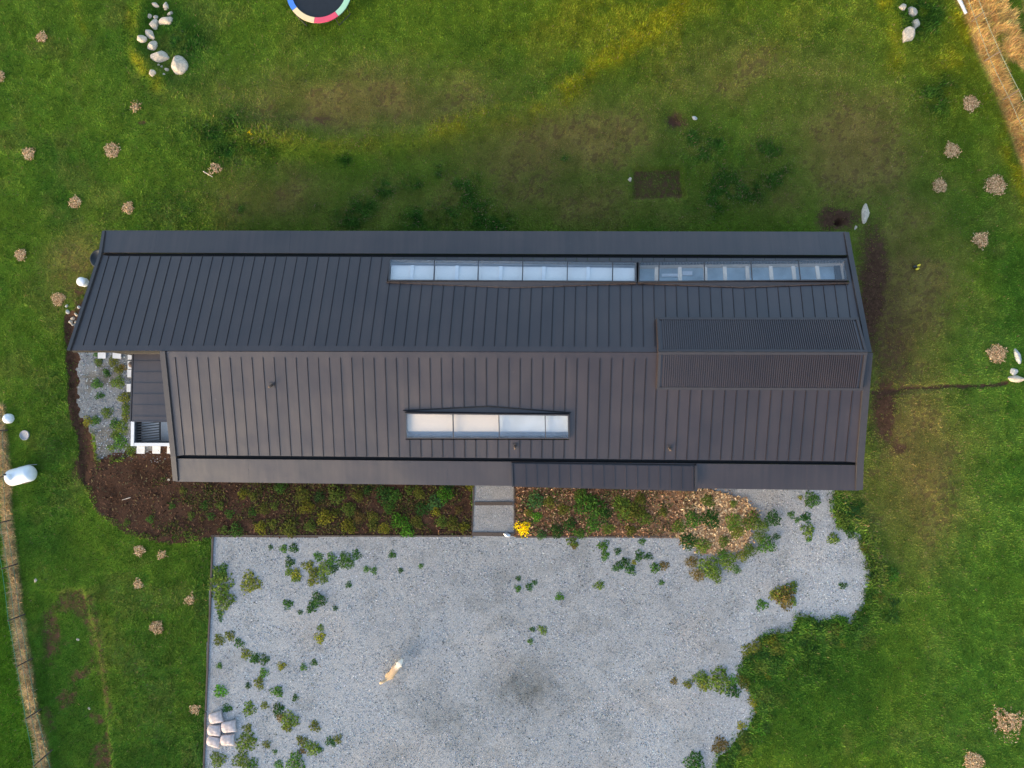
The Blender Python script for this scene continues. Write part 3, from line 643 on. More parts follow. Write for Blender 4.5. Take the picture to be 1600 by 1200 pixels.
# lean-to porch roof beside the gable, its seams running the other way
LA = [P(207.5,545,3.05), P(263,545,3.15), P(270,659,3.15), P(204,658.5,3.05)]
m = MB(); m.hexa([p-np.array([0, 0, .14]) for p in LA], [p-np.array([0, 0, .02]) for p in LA]); porch = hb(m, 'porch_roof', 'trim'); porch['label'] = 'small lean-to roof beside the gable'
def lp(t, s, dz=0): return (LA[0]*(1-t)+LA[1]*t)*(1-s)+(LA[3]*(1-t)+LA[2]*t)*s+np.array([0, 0, dz])
ls = [.0, .175, .327, .477, .627, .778, .935, 1.0]
for s0, s1_ in zip(ls[:-1], ls[1:]):
    m = MB(); c = [lp(.03, s0+.002), lp(1, s0+.002), lp(1, s1_-.002), lp(.03, s1_-.002)]; m.hexa([p-np.array([0, 0, .018]) for p in c], c); m.bar(lp(.04, s1_), lp(1, s1_), .030, .030, (0, 0, 1), -.005); hb(m, 'roof_panel', 'roof', porch)
m = MB(); m.bar(lp(.0, .0), lp(.0, 1), .06, .07, (0, 0, 1), -.05); hb(m, 'rake_trim', 'trim', porch)
for s_ in (.04, .97):
    m = MB(); q = lp(.06, s_); m.box(q[0]-.06, q[0]+.06, q[1]-.06, q[1]+.06, 0, q[2]-.14); hb(m, 'porch_post', 'wall', porch)

# ------------------------------------------------------------------ white-walled well with slatted cover
wl = empty('screen_wall', P(236, 680, 0), label='low white walled service well with dark slatted cover', cat='wall'); wo = Vector(wl.location)
def wb(m, name, mat, par=None):
    o = m.build(name, mat, par or wl); o.matrix_parent_inverse = Matrix.Translation(-wo); return o
hW = .62
a = P(207.3, 655, hW); b = P(207.3, 694.5, hW); c = P(276, 694.5, hW)
m = MB(); m.box(a[0]-.075, a[0]+.075, b[1]-.075, a[1], 0, hW); wb(m, 'wall', 'white')
m = MB(); m.box(b[0]+.077, c[0], b[1]-.075, b[1]+.075, 0, hW-.004); wb(m, 'wall', 'white')
m = MB(); m.box(b[0]+.077, b[0]+.14, b[1]+.08, a[1]-.01, .02, hW-.06); m.box(b[0]+.142, c[0], b[1]+.08, b[1]+.13, .02, hW-.06); wb(m, 'lining', 'black')
for k in range(8):
    y = np.interp(k, [0, 7], [662, 690]); p0 = P(213, y+1.5, .50); p1 = P(250, y-2.8, .50); m = MB(); m.bar(p0, p1, .05, .03); wb(m, 'slat', 'black')
m = MB(); m.box(b[0]+.145, c[0], b[1]+.135, a[1]-.02, .02, .16); wb(m, 'well_floor', 'paver')
m = MB(); p0 = P(250.5, 657, .34); p1 = P(250.5, 688, .34); m.bar(p0, p1, .05, .06); p0 = P(212, 657, .34); p1 = P(212, 690, .34); m.bar(p0, p1, .05, .06); wb(m, 'slat_frame', 'black')

# pavers
def slab(px, py, w, h, rz, z, label, group):
    me_ = MB(); x, y = w/2/PXM, h/2/PXM; zb = .055
    me_.hexa([(-x, -y, 0), (x, -y, 0), (x, y, 0), (-x, y, 0)], [(-x*.97, -y*.97, zb), (x*.97, -y*.97, zb), (x*.97, y*.97, zb), (-x*.97, y*.97, zb)])
    p = P(px, py, z); tag(link('paver', me_.mesh('paver', 'paver'), None, (p[0], p[1], z), math.radians(rz)), label, 'paver', group)
for (x, y, w, h, lab) in ((160,554,13,13,'white square paver with a weed beside it in the gravel patch'),(183.5,554,14,13,'white square paver lying alone in the gravel patch'),(205.5,555.5,10.5,13,'pale slab at the head of the row beside the lean-to'),
                    (205,570.5,10,13,'pale slab with a dark stain beside the lean-to roof'),(204.5,583.5,10,12,'plain pale slab below the stained one beside the lean-to'),(203,606,9,13,'white slab apart from the others beside the lean-to')):
    slab(x, y, w, h, random.uniform(-2, 2), .022, lab, 'pavers by the lean-to')
for x in (220.5, 245, 268): slab(x, 703, 13, 12, random.uniform(-2, 2), .026, 'white slab laid along the foot of the white service well', 'slabs below the white well')
m = MB(); m.lathe([(.13, 0), (.15, .06), (.11, .13), (.02, .15)], 14); tag(link('pot', m.mesh('pot', 'rust', True), None, P(206, 569.5, .078)), 'small dark brown pot standing on a pale slab', 'pot')

# ------------------------------------------------------------------ timber edging of yard and path
def board(a, b, label, w=.075, h=.13, z0=-.05, mat='timber'):
    A, B = P(*a), P(*b); m = MB(); n = max(2, int(np.linalg.norm(B-A)/2)); root = empty('edging_board', (A+B)/2, label=label, cat='edging')
    for k in range(n):
        q0 = A+(B-A)*k/n; q1 = A+(B-A)*(k+1)/n; dd = (q1-q0)/np.linalg.norm(q1-q0)*.003; mm = MB(); j = np.array([random.uniform(-.006, .006), random.uniform(-.006, .006), random.uniform(-.004, .004)])
        mm.bar(q0+dd+j, q1-dd+j, w, h, (0, 0, 1), z0); o = mm.build('board', mat, root); o.matrix_parent_inverse = Matrix.Translation(-root.location)
board((333.5,839), (322,1110), 'long timber edging between the rough grass and the gravel yard')
board((322,1112), (317,1260), 'timber edging beyond the sacks at the grass side')
board((331,837), (737,837), 'long timber edging between the soil bed and the yard')
board((806,838.5), (1072,838.5), 'timber edging between the mulched bed and the yard')
board((740.5,757), (738,829), 'timber board between the soil bed and the path')
board((804,762), (803.8,832), 'timber board between the path and the mulched bed')
board((742,786.5), (801.5,786.5), 'timber step board across the middle of the path', .16, .15)
board((737.5,834), (803,834.5), 'timber step board at the yard end of the path', .17, .15)

# ------------------------------------------------------------------ rocks
def rock_mesh(seed, flat=.7, n=3, cut=9):
    r = random.Random(seed); bm = bmesh.new(); bmesh.ops.create_icosphere(bm, subdivisions=n, radius=1)
    planes = [(Vector((r.gauss(0, 1), r.gauss(0, 1), r.gauss(.3, .8))).normalized(), r.uniform(.60, .92)) for _ in range(cut)]
    for v in bm.verts:
        for nn, d in planes:
            k = v.co.dot(nn)
            if k > d: v.co -= nn*(k-d)*.92
        v.co *= 1+r.uniform(-.015, .015); v.co.z *= flat
    me_ = bpy.data.meshes.new('rock'); bm.to_mesh(me_); bm.free()
    mx_ = np.array([v.co for v in me_.vertices]); lo, hi = mx_.min(0), mx_.max(0)
    for v in me_.vertices: v.co = Vector(((v.co[k]-(lo[k]+hi[k])/2)/(hi[k]-lo[k])*2 if k < 2 else v.co[k]/max(hi[2], .1)) for k in range(3))
    return me_
ROCKS = [rock_mesh(100+k) for k in range(8)]
for mr in ROCKS: mr.materials.append(MAT['rock'])
def rock(px, py, w, h, ang, label, group=None, zf=.32, grey=False, k=None, dz=0, name='rock'):
    me_ = ROCKS[k if k is not None else random.randrange(8)].copy()
    if grey: me_.materials[0] = MAT['rockgrey']
    g_ = G(px, py); s = (w*.54/PXM, h*.54/PXM, max(.03, zf*(w+h)/2/PXM)); o = link(name, me_, None, (g_[0], g_[1], g_[2]+dz-.01), math.radians(-ang), s); o.rotation_euler.z = math.radians(-ang)
    return tag(o, label, 'rock', group)
TL = 'boulders in the top lawn row'
for a in ((243,8,13,7,25,'flat pale grey stone at the far end of the boulder row',TL),(259.6,9.8,14,9,80,'upright egg-shaped white stone beside the boulder row',TL),(266,21.7,11,6,-30,'thin pale sliver of stone among the boulders',TL),
          (235,26.5,7,8,0,'smaller of two little stones touching above a round boulder',TL),(243,27,9,7,0,'larger of two little stones touching above a round boulder',TL),(240.6,39,15,17,0,'round cream boulder below two little stones',TL),
          (259.6,33.6,24,14,-20,'long grey pink boulder beside the round cream one',TL),(235.7,55,19,12,45,'slanting oval boulder in the middle of the row',TL),(224.4,64,17,12,-5,'pale boulder jutting out from the row',TL),
          (238.5,72.6,19,15,-45,'angular pinkish boulder above the two biggest ones',TL),(251.5,89.4,27,19,5,'second biggest boulder, cream and angular',TL),(280,102.4,29,30,10,'biggest boulder of the row, pale grey on top',TL),
          (242.8,118,11,11,0,'last small cream stone at the near end of the row',TL),(260.7,109,8,6,20,'small white stone tucked against the biggest boulder',TL)):
    rock(*a, zf=.42)
for a in ((248.8,102.5,4.5,4,0),(253,105,4,4,0),(258,118,4.5,4,0)): rock(*a, 'pebble-sized white stone beneath the two biggest boulders', 'little stones under the boulders')
TR = 'boulders in the upper right lawn'
for a in ((1404.3,16.3,12,10,0,'small cream stone left out beside three boulders',TR),(1423,19,18,15,20,'mottled brownish boulder beside a small cream stone',TR),(1429,39,17,13,110,'greyish boulder between the mottled one and the angular one',TR),(1413,61,25,19,-55,'big angular cream boulder with a sharp edge',TR)):
    rock(*a, zf=.42)
rock(1590.4,556.7,9,24,-14,'narrow upright white stone by the end of the trench', 'stones by the trench end', grey=True, zf=.25)
rock(1585.4,581,12,11,0,'blocky white stone above the wide one by the trench', 'stones by the trench end', grey=True)
rock(1589.5,592,25,10,3,'wide flat cream stone at the end of the trench', 'stones by the trench end')
rock(1352,334,12,30,8,'long pale cream slab lying by the dug hole near the roof corner', zf=.16, k=2)
rock(1337,356,4.5,8,20,'little pale chip of stone between slab and roof corner', zf=.3)
rock(265.5,749.5,7,8,20,'small cream stone in the soil by the eave corner')
for a in ((245,736,5,5,0),(246.5,744,4.5,4,0),(239,728,4,4,0),(223,760.5,3,3,0)): rock(*a, 'tiny pale stone in the dark soil', 'tiny stones in the soil')
for a in ((105,487,7,7,0),(112,497,7,6,0),(123,480,6,5,0),(108,503,7,7,0),(118,491,7,5,30),(116,503,5,5,0),(104,478,5,5,0),(111,507,5,4,0)): rock(*a, 'cobble in the little heap at the gable corner', 'cobbles by the gable corner', zf=.5, grey=random.random() < .4)
for a, l in (((55.5,907,5,7,10),'small white stone in the grass above the bare plot'),((118,1001,6,4,0),'small white stone within the bare plot'),((136,1109,5,4,30),'small white stone near the lower end of the bare plot')): rock(*a, l)
rock(792,835,11,6,10,'white stone lying on the path step board', zf=.6, dz=.10, grey=True).data.materials[0] = MAT['white']
rock(1085,185,9,6,25,'small pale stone at the rim of the dug hole', grey=True); rock(983.5,281,6,7,0,'pinkish stone beside the dug rectangle')

# ------------------------------------------------------------------ wood chip rings of the young trees
def chips_mesh(seed, n, rad, ragged, pal, ln=(.03, .075), dome=.025):
    r = np.random.default_rng(seed); ang = r.uniform(0, 2*np.pi, n); k = 1+.10*np.sin(ang*3+seed)+.07*np.sin(ang*5+seed*2); rr = rad*np.sqrt(r.uniform(0, 1, n))*k*np.abs(1+r.normal(0, .13, n))*.92
    if ragged: rr *= .4+1.1*vnoise(ang*2.2, rr*6, seed)
    x, y = rr*np.cos(ang), rr*np.sin(ang); z = dome*np.clip(1-(rr/rad)**2, 0, 1)+r.uniform(.01, .04, n); return scatter_quads(r, x, y, z, ln, pal)
def scatter_quads(r, x, y, z, ln, pal, tilt=.35):
    n = len(x); th = r.uniform(0, 2*np.pi, n); L = r.uniform(*ln, n)/2; w = L*r.uniform(.22, .5, n); t = r.normal(0, tilt, n)
    dx, dy, dz = np.cos(th)*L*np.cos(t), np.sin(th)*L*np.cos(t), L*np.sin(t); t2 = r.normal(0, tilt, n); ex, ey, ez = -np.sin(th)*w, np.cos(th)*w, w*np.sin(t2)
    V = np.stack([np.stack([x+a*dx+b*ex, y+a*dy+b*ey, z+a*dz+b*ez], 1) for a, b in ((-1, -1), (1, -1), (1, 1), (-1, 1))], 1).reshape(-1, 3)
    c = np.array(pal)[r.integers(0, len(pal), n)]*r.uniform(.6, 1.3, n)[:, None]; return V, np.arange(n*4).reshape(n, 4), np.repeat(c, 4, 0)
PAL_CHIP = [lin(208, 174, 130), lin(220, 190, 148), lin(192, 154, 112), lin(176, 136, 98), lin(146, 108, 76)]
RINGS = [(68,60,9.5,0,'round wood chip ring in the upper left lawn, beyond the boulder row'),(2,122,10,0,None),(45,240,11,0,None),(175,235,13,0,'speckled darker wood chip ring in the left lawn'),(213,168,9,1,'thin scatter of wood chips below the boulder row'),
         (337,263,11,1,'reddish scatter of wood chips by the dark bushy bank'),(117,316,10.5,0,None),(200,325,10,0,None),(32,398,10,0,None),(91,467,11.5,0,'wood chip ring next to the cobble heap at the gable corner'),
         (1514,163,12.5,0,'grey-brown wood chip ring beside the straw verge'),(1485,237,12,0,None),(1466,291,11,0,None),(1554,290,16,0,'widest wood chip ring of the right lawn'),(1530,375,12.5,0,None),(1557,553,14.5,0,'round wood chip ring beside the upright white stone'),
         (219,860,9,0,'brighter of two wood chip rings below the soil bed'),(255,866,8,1,'ragged wood chip ring below the soil bed'),(217,912,8,0,'small wood chip ring in the rough grass above the bigger one'),(298,936,9,1,'torn streak of wood chips near the timber edging'),
         (246,979,11,0,'pale grey wood chip ring in the rough grass'),(306,1107,9,1,'orange wood chip scatter beside the timber edging and the sacks'),(1575,1125,23,1,'large torn wood chip patch in the lower right lawn'),(1518,1188,15,0,'round wood chip ring below the large torn patch')]
for k, (x, y, r_, rag, lab) in enumerate(RINGS):
    V, Fq, c = chips_mesh(500+k, int(420*(r_/10)**2*(.7 if rag else 1)), r_/PXM, rag, PAL_CHIP if k != 20 else [tuple(np.array(q)*.8) for q in PAL_CHIP])
    g_ = G(x, y, .03); V = V+np.array([0, 0, .02]); o = link('wood_chip_ring', np_mesh('wood_chip_ring', V, Fq, c, 'chip'), None, g_)
    side = 'left' if x < 800 else 'right'
    tag(o, lab or ('tan wood chip ring on the lawn between the boulder row and the gable' if side == 'left' else 'tan wood chip ring on the lawn between the straw verge and the gable'), 'wood chips', ('wood chip rings of the left lawn' if side == 'left' else 'wood chip rings of the right lawn'))

# ------------------------------------------------------------------ chips, clods and pebbles strewn on beds and yard
def strew(name, key, bounds, n, edge, z, ln, pal, mat, label, cat, seed, tilt=.35, clump=False):
    r = np.random.default_rng(seed); pts = np.array([P(*p)[:2] for p in bounds]); (x0, y0), (x1, y1) = pts.min(0), pts.max(0)
    x = r.uniform(x0, x1, n); y = r.uniform(y0, y1, n); f = fields(x, y); m = f[key]+r.normal(0, 3, n) < edge
    if clump: m &= fbm(x, y, .7, 400+seed, 3)+r.normal(0, .05, n) > .55-.10*sstep(330, 520, f['px'])
    x, y = x[m], y[m]
    V, Fq, c = scatter_quads(r, x, y, np.full(len(x), z)+r.uniform(0, .025, len(x)), ln, pal, tilt); return tag(link(name, np_mesh(name, V, Fq, c, mat)), label, cat, kind='stuff')
strew('wood_chips', 'chipbed', CHIPBED, 9000, -2, .075, (.04, .13), [lin(164, 120, 88), lin(134, 94, 68), lin(190, 150, 116), lin(108, 76, 54), lin(84, 62, 48)], 'chip', 'brown wood chips strewn over the mulched bed', 'wood chips', 1)
strew('wood_chips', 'chips', [(1040,750),(1200,885)], 7000, 3, .08, (.04, .14), PAL_CHIP, 'chip', 'pale tan wood chips spilling onto the gravel yard', 'wood chips', 2)
strew('soil_litter', 'soilbed', [(120,690),(750,860)], 9000, -2, .06, (.03, .12), [tuple(C_SOIL*k) for k in (.5, .8, 1.1, 1.5)]+[lin(96, 84, 60)], 'chip', 'dark clods and litter on the soil bed', 'soil', 3)
strew('seedlings', 'soilbed', [(240,745),(745,845)], 15000, -3, .07, (.03, .10), [lin(74, 80, 34), lin(58, 72, 30), lin(96, 92, 40), lin(50, 60, 28), lin(84, 70, 44)], 'chip', 'tiny seedlings and low ground cover over the soil bed', 'ground cover', 4, .6, True)
strew('seedlings', 'chipbed', CHIPBED, 5000, -3, .09, (.03, .11), [lin(70, 84, 40), lin(58, 72, 34), lin(92, 96, 56)], 'chip', 'tiny seedlings scattered over the mulched bed', 'ground cover', 5, .6, True)
strew('grit', 'yard', [(310,745),(1370,1270)], 2600, -4, .03, (.02, .07), [lin(70, 66, 56), lin(88, 92, 70), lin(104, 88, 74), lin(60, 72, 44)], 'chip', 'dark grit and dead leaf bits on the gravel yard', 'litter', 6, .3)
def pebbles(name, key, bounds, n, z, size, tint, label, seed):
    r = np.random.default_rng(seed); pts = np.array([P(*p)[:2] for p in bounds]); (x0, y0), (x1, y1) = pts.min(0), pts.max(0)
    x = r.uniform(x0, x1, n); y = r.uniform(y0, y1, n); f = fields(x, y); m = f[key] < -1; x, y = x[m], y[m]; k = len(x); f = {q: (v[m] if isinstance(v, np.ndarray) else tuple(u[m] for u in v)) for q, v in f.items()}
    s = r.uniform(*size, k); th = r.uniform(0, np.pi, k); e = r.uniform(.6, 1, k)
    base = [(-1, 0, 0), (0, -1, 0), (1, 0, 0), (0, 1, 0), (0, 0, 1)]
    V = []
    for bx, by, bz in base:
        ax = bx*s+r.normal(0, .18, k)*s; ay = by*s*e+r.normal(0, .18, k)*s; V.append(np.stack([x+ax*np.cos(th)-ay*np.sin(th), y+ax*np.sin(th)+ay*np.cos(th), z+bz*s*r.uniform(.5, .9, k)], 1))
    V = np.stack(V, 1).reshape(-1, 3); Ft = (np.arange(k)[:, None, None]*5+np.array([(0, 1, 4), (1, 2, 4), (2, 3, 4), (3, 0, 4)])[None]).reshape(-1, 3)
    c = c_gravel(x, y, f)*r.choice([.38, .7, 1.0, 1.3, 1.8], k, p=[.15, .24, .28, .22, .11])[:, None]*np.array(tint)*(1+r.normal(0, .04, (k, 3))); c = np.clip(np.repeat(c, 5, 0), 0, .8)
    tag(link(name, np_mesh(name, V, Ft, c, 'pebble')), label, 'gravel', kind='stuff')
pebbles('gravel', 'yard', [(310,745),(1370,1270)], 120000, .018, (.015, .038), (1, 1, 1), 'loose grey stones covering the gravel yard', 21)
pebbles('gravel', 'wgravel', [(100,430),(290,735)], 9000, .015, (.02, .05), (.80, .81, .81), 'coarse grey stones of the gravel patch by the gable', 22)
pebbles('gravel', 'path', PATH, 2500, .055, (.012, .03), (.95, .92, .9), 'fine grey stones on the path', 23)

# ------------------------------------------------------------------ grass: single blades over lawn, verges and straw
def grass(n, seed):
    r = np.random.default_rng(seed); x = r.uniform(-27.5, 27.0, n); y = r.uniform(-18.8, 21.2, n); f = fields(x, y)
    ed_ = (fbm(x, y, .5, 75, 3)-.5)*44; solid = np.minimum.reduce([f['house'], f['chipbed'], f['path'], np.where((f['px'] > 325) & (f['py'] > 780), f['soilbed'], f['soilbed']+ed_+3), f['wgravel']+ed_*.7+3])
    dens = sstep(-1, 3, solid)*(f['yard'] > r.normal(0, 4, n)-3)*(f['yard'] > -9)
    sf = np.clip((f['soil']+(fbm(x, y, .22, 71, 2)-.5)*1.1-.30)/.45, 0, 1); dens = dens*(1-.95*sf)*(1-.85*f['gap']); dens = np.where((f['yard'] < 3) & (f['px'] < 1060) & (f['yard'] > -20), 0, dens)
    dens = dens*(f['chips'] > 2)
    m = r.uniform(0, 1, n) < dens; x, y = x[m], y[m]; k = len(x)
    f = {q: (v[m] if isinstance(v, np.ndarray) else tuple(u[m] for u in v)) for q, v in f.items()}
    z = relief(x, y, f)+np.where(f['soilbed'] < 5, .045, 0)+np.where(f['wgravel'] < 3, .02, 0); n1, n2, n3 = f['n']
    L = (.055+.05*n2)*(1-.35*f['dry'])+.09*f['lush']+.10*f['tall']+.22*f['straw']+.06*f['yel']; L = L*r.uniform(.5, 1.5, k)
    wd = (.011+.010*r.uniform(0, 1, k))*(1+.5*f['tall']+.4*f['lush']); ph = r.uniform(0, 2*np.pi, k)
    cl = fbm(x, y, .7, 61, 2)*12                                     # neighbours lean alike
    ph = np.where(r.uniform(0, 1, k) < .55, cl+r.normal(0, .5, k), ph)
    ti = np.clip(r.normal(.85, .28, k), .1, 1.4)
    tx, ty, tz = np.cos(ph)*np.sin(ti)*L, np.sin(ph)*np.sin(ti)*L, np.cos(ti)*L
    sx, sy = -np.sin(ph)*wd, np.cos(ph)*wd
    V = np.stack([np.stack([x-sx, y-sy, z-.01], 1), np.stack([x+sx, y+sy, z-.01], 1), np.stack([x+tx, y+ty, z+tz], 1)], 1).reshape(-1, 3)
    c = growth_colour(f)*(r.uniform(.6, 1.45, k)*(.65+.7*fbm(x, y, .28, 62, 2)))[:, None]
    dd = (r.uniform(0, 1, k) < .015+.20*f['dry'])[:, None]; c = np.where(dd, C_STRAW*.75*r.uniform(.5, 1.1, k)[:, None], c)
    c = c*(1+r.normal(0, .10, (k, 3))); c = np.clip(c, .002, .9)
    return np_mesh('grass', V, np.arange(3*k).reshape(k, 3), np.repeat(c, 3, 0), 'blade')
tag(link('grass', grass(1250000, 5)), 'short patchy green grass around the house', 'grass', kind='stuff')

# ------------------------------------------------------------------ plants: weeds on the gravel, bed plants
def plant_mesh(seed, n, h, leaf, style):
    r = random.Random(seed); m = MB()
    for k in range(n):
        a = r.uniform(0, 2*math.pi); u = math.sqrt(r.random()); rad = u*(.55+.45*abs(math.sin(a*1.5+seed))+r.uniform(-.1, .25)); hz = h*(1-u*u*.8)*r.uniform(.35, 1.05)
        c = Vector((rad*math.cos(a), rad*math.sin(a), hz)); out = Vector((math.cos(a), math.sin(a), r.uniform(-.5, .5))); out = (out+Vector((r.gauss(0, .6), r.gauss(0, .6), 0))).normalized()
        L = leaf*r.uniform(.6, 1.4); W = L*(.20 if style == 'grass' else .42)*r.uniform(.7, 1.3); sd_ = out.cross(Vector((0, 0, 1))).normalized(); sd_ = (sd_+Vector((0, 0, r.uniform(-.6, .6)))).normalized()
        v = r.uniform(.5, 1.45); col = (v*r.uniform(.85, 1.2), v, v*r.uniform(.7, 1.2)); b = c-out*L*.5; mid = c+Vector((0, 0, L*.12)); e = c+out*L*.5-Vector((0, 0, L*.15))
        m.poly([b, mid-sd_*W, e, mid+sd_*W], col)
    for k in range(6 if style != 'grass' else 3):
        a = r.uniform(0, 2*math.pi); q = r.uniform(.2, .7); m.tube([(0, 0, -.03), (q*.5*math.cos(a), q*.5*math.sin(a), h*.5), (q*math.cos(a), q*math.sin(a), h*.7)], [.03, .02, .008], 4, (.6, .45, .3), False)
    return m.mesh('plant', 'leaf', False, True)
PL = {'weed': [plant_mesh(10+k, 130, .55, .24, 'leaf') for k in range(5)], 'big': [plant_mesh(30+k, 260, .65, .17, 'leaf') for k in range(4)], 'tuft': [plant_mesh(50+k, 150, .7, .50, 'grass') for k in range(4)], 'flower': [plant_mesh(70, 260, .7, .16, 'leaf')]}
PC = {'g': lin(52, 84, 30), 'd': lin(36, 66, 26), 'o': lin(78, 84, 32), 'y': lin(98, 98, 28), 'b': lin(58, 92, 52), 'r': lin(86, 74, 42), 'k': lin(60, 104, 26), 'Y': lin(226, 190, 8), 'w': lin(70, 88, 34)}
def plant(name, kind, px, py, r_, c, label, cat, group, z=None, dim=1.0):
    mesh = random.choice(PL[kind]); g_ = P(px, py); zz = z if z is not None else ground_z(g_[0], g_[1])
    s = max(r_, 2.5)/PXM*1.02; o = link(name, mesh, None, (g_[0], g_[1], zz), random.uniform(0, 6.28), (s*random.uniform(.85, 1.15), s*random.uniform(.85, 1.15), s*random.uniform(.35, .6)))
    b = np.array(PC[c])*np.array([1.55, 1.5, 1.2])*dim*random.uniform(.8, 1.2); o.color = (*b, 1); return tag(o, label, cat, group)
W = '''345,915,19,w 350,938,16,w 341,900,12,w 347,890,10,g 392,910,14,o 345,958,5,d 345,967,4,d 360,993,8,o 343,1000,9,o 374,1005,8,d 385,1021,8,o 398,1029,7,d 343,1040,5,g 388,1071,5,d 345,1080,9,k
390,1107,10,w 355,1106,7,d 387,1137,7,o 386,1158,15,w 378,1186,12,w 396,1196,10,g 341,1186,11,w 402,1028,7,d 414,1030,8,d 413,1051,7,g 405,1067,9,o 433,1080,9,g 462,1090,5,d 414,1102,6,o 435,1108,9,d 438,1120,7,r
453,1124,13,w 450,1136,7,o 492,1135,9,o 417,1162,7,o 472,1157,9,o 481,1164,8,w 491,1170,10,w 501,1171,5,d 473,1172,6,r 515,1157,7,d 528,1154,7,o 521,1163,4,d 462,1191,15,g 436,1194,8,g 430,1174,4,g 440,1040,6,y 475,1042,6,g 491,1035,5,d
450,944,7,d 469,956,4,d 488,948,9,d 498,937,12,d 524,950,4,d 500,996,8,y 501,981,6,w 545,913,5,d 490,905,10,o 506,905,7,w 463,901,8,w 423,855,4,d 443,857,6,g 459,856,7,d 453,878,8,d 452,892,7,w 464,897,9,y 482,884,9,o 498,870,7,g 507,889,11,w
519,873,9,g 522,888,8,d 541,877,11,g 557,867,7,d 535,866,4,d 491,894,8,o 613,866,6,d 573,889,5,g 584,892,5,g 626,891,4,d 658,884,4,g 894,846,9,w 897,852,6,r 943,852,8,g 945,868,7,g 965,861,5,d 1000,868,9,d 1014,869,5,d 965,885,8,d 977,878,7,d
985,890,8,d 1024,887,8,g 1038,884,7,r 990,879,4,y 1003,846,5,g 1268,781,12,g 1258,810,4,d 1259,809,8,d 1262,830,10,w 1263,843,4,g 1301,841,10,w 1250,777,4,y 1236,804,5,g 1245,812,5,g 1225,932,15,r 1221,928,14,o 1237,917,9,w 1208,931,8,o 1190,945,9,g 1238,940,7,w
1317,915,6,d 836,910,5,d 827,917,6,d 809,919,5,g 810,903,4,d 874,932,6,g 936,914,7,w 848,984,7,w 832,983,4,d 829,1002,5,g 1033,910,4,g 1053,1064,5,r 1075,1068,7,o 1093,1058,11,w 1098,1069,9,o 1121,1063,17,w 1145,1062,9,g 1145,1079,10,d
1167,1019,9,o 1163,1046,11,g 1180,1012,12,o 1085,1190,13,d 1125,1164,11,r 1158,1133,6,y 1172,1030,10,w'''
for tk in W.split():
    x, y, r_, c = tk.split(','); x, y, r_ = float(x), float(y), float(r_)
    hue = {'g': 'fresh green', 'd': 'dark green', 'o': 'olive', 'y': 'yellowing', 'r': 'rusty brown', 'w': 'mid-green', 'k': 'bright green'}[c]; size = 'tiny' if r_ < 6 else 'small' if r_ < 8 else 'bushy' if r_ < 11 else 'broad bushy'
    spot = ('around the heap of sacks' if x < 405 and y > 1085 else 'against the edging by the rough grass' if x < 352 else 'on the gravel just below the soil bed' if y < 910 and x < 700 else 'on the gravel just below the mulched bed' if y < 900 and x < 1060 else
            'beside the rough grass verge of the yard' if x > 1040 and y > 1000 else 'on the gravel past the pale wood chips' if x > 1180 else 'on the gravel between the sacks and the dog' if x < 540 and y > 1000 else 'on the gravel near the yard edging and dog' if x < 560 else 'in the open middle of the gravel yard')
    lab = f'{size} {hue} weed {spot}'
    plant('weed', 'big' if r_ > 10 else 'weed', x, y, r_*1.12, c, lab, 'weed', 'weeds on the gravel yard', .02)
W2 = '1082,811,11,g 1110,810,14,d 1145,815,13,w 1175,815,13,w 1192,822,9,w 1075,845,13,d 1096,852,11,w 1130,845,9,w 1151,830,11,o 1196,850,13,g 1206,810,13,d 1170,860,11,w 1136,876,13,w 1106,884,15,w 1080,877,9,r 1090,897,10,r 1116,896,11,w 1150,889,6,g 1105,782,9,w 1145,787,6,w 1128,866,9,g 1185,838,10,w 1158,868,9,o 1212,838,5,d'
for tk in W2.split():
    x, y, r_, c = tk.split(','); plant('weed', 'big', float(x), float(y), float(r_)*1.1, c, {'r': 'rust-tinged weed at the edge of the pale wood chips', 'o': 'olive weed among the pale wood chips'}.get(c, ('broad' if float(r_) > 12 else 'small' if float(r_) < 10 else 'leafy')+{'g': ' fresh green', 'd': ' dark green', 'w': ' mid-green'}.get(c, '')+' weed '+('at the lower rim of the pale wood chips' if float(y) > 855 else 'among the pale wood chips by the mulched bed' if float(x) < 1125 else 'at the gravel side of the pale wood chips')), 'weed', 'weeds in the wood chips', .10)
def bedspot(x, y):
    if x < 800: a = ' near its bare end' if x < 400 else ' midway along it' if x < 590 else ' near the gravel path'
    else: a = ' near the gravel path' if x < 880 else ' midway along it' if x < 965 else ' towards the pale chips'
    return a+(', against the edging' if y > 812 else ', under the eave' if y < 778 else '')
B1 = '440,762,11,g 473,772,12,o 527,772,16,w 480,792,14,y 412,795,11,o 510,808,15,y 546,795,12,w 562,808,13,r 545,822,13,y 600,772,15,d 615,774,13,g 608,793,11,g 655,770,11,o 695,773,14,k 680,785,14,b 681,799,8,y 624,813,14,k 637,829,13,k 601,825,11,y 652,815,10,o 584,808,11,o 583,821,9,o 708,818,12,o 725,823,9,y 717,797,7,r 408,825,12,y 426,818,9,o 452,825,14,o 486,822,10,w 370,828,12,g 735,761,6,y 320,790,8,g 345,790,8,w 381,772,9,y 396,774,8,o 360,802,8,g 330,806,7,g 286,766,6,o 270,790,6,g 300,805,8,w 236,811,7,g 200,815,6,w 560,775,10,o 640,765,9,w 660,795,12,d 690,815,10,w 430,790,9,w 395,800,9,g 500,775,9,d 525,800,9,o 350,828,8,w 700,760,9,d 575,765,9,d'
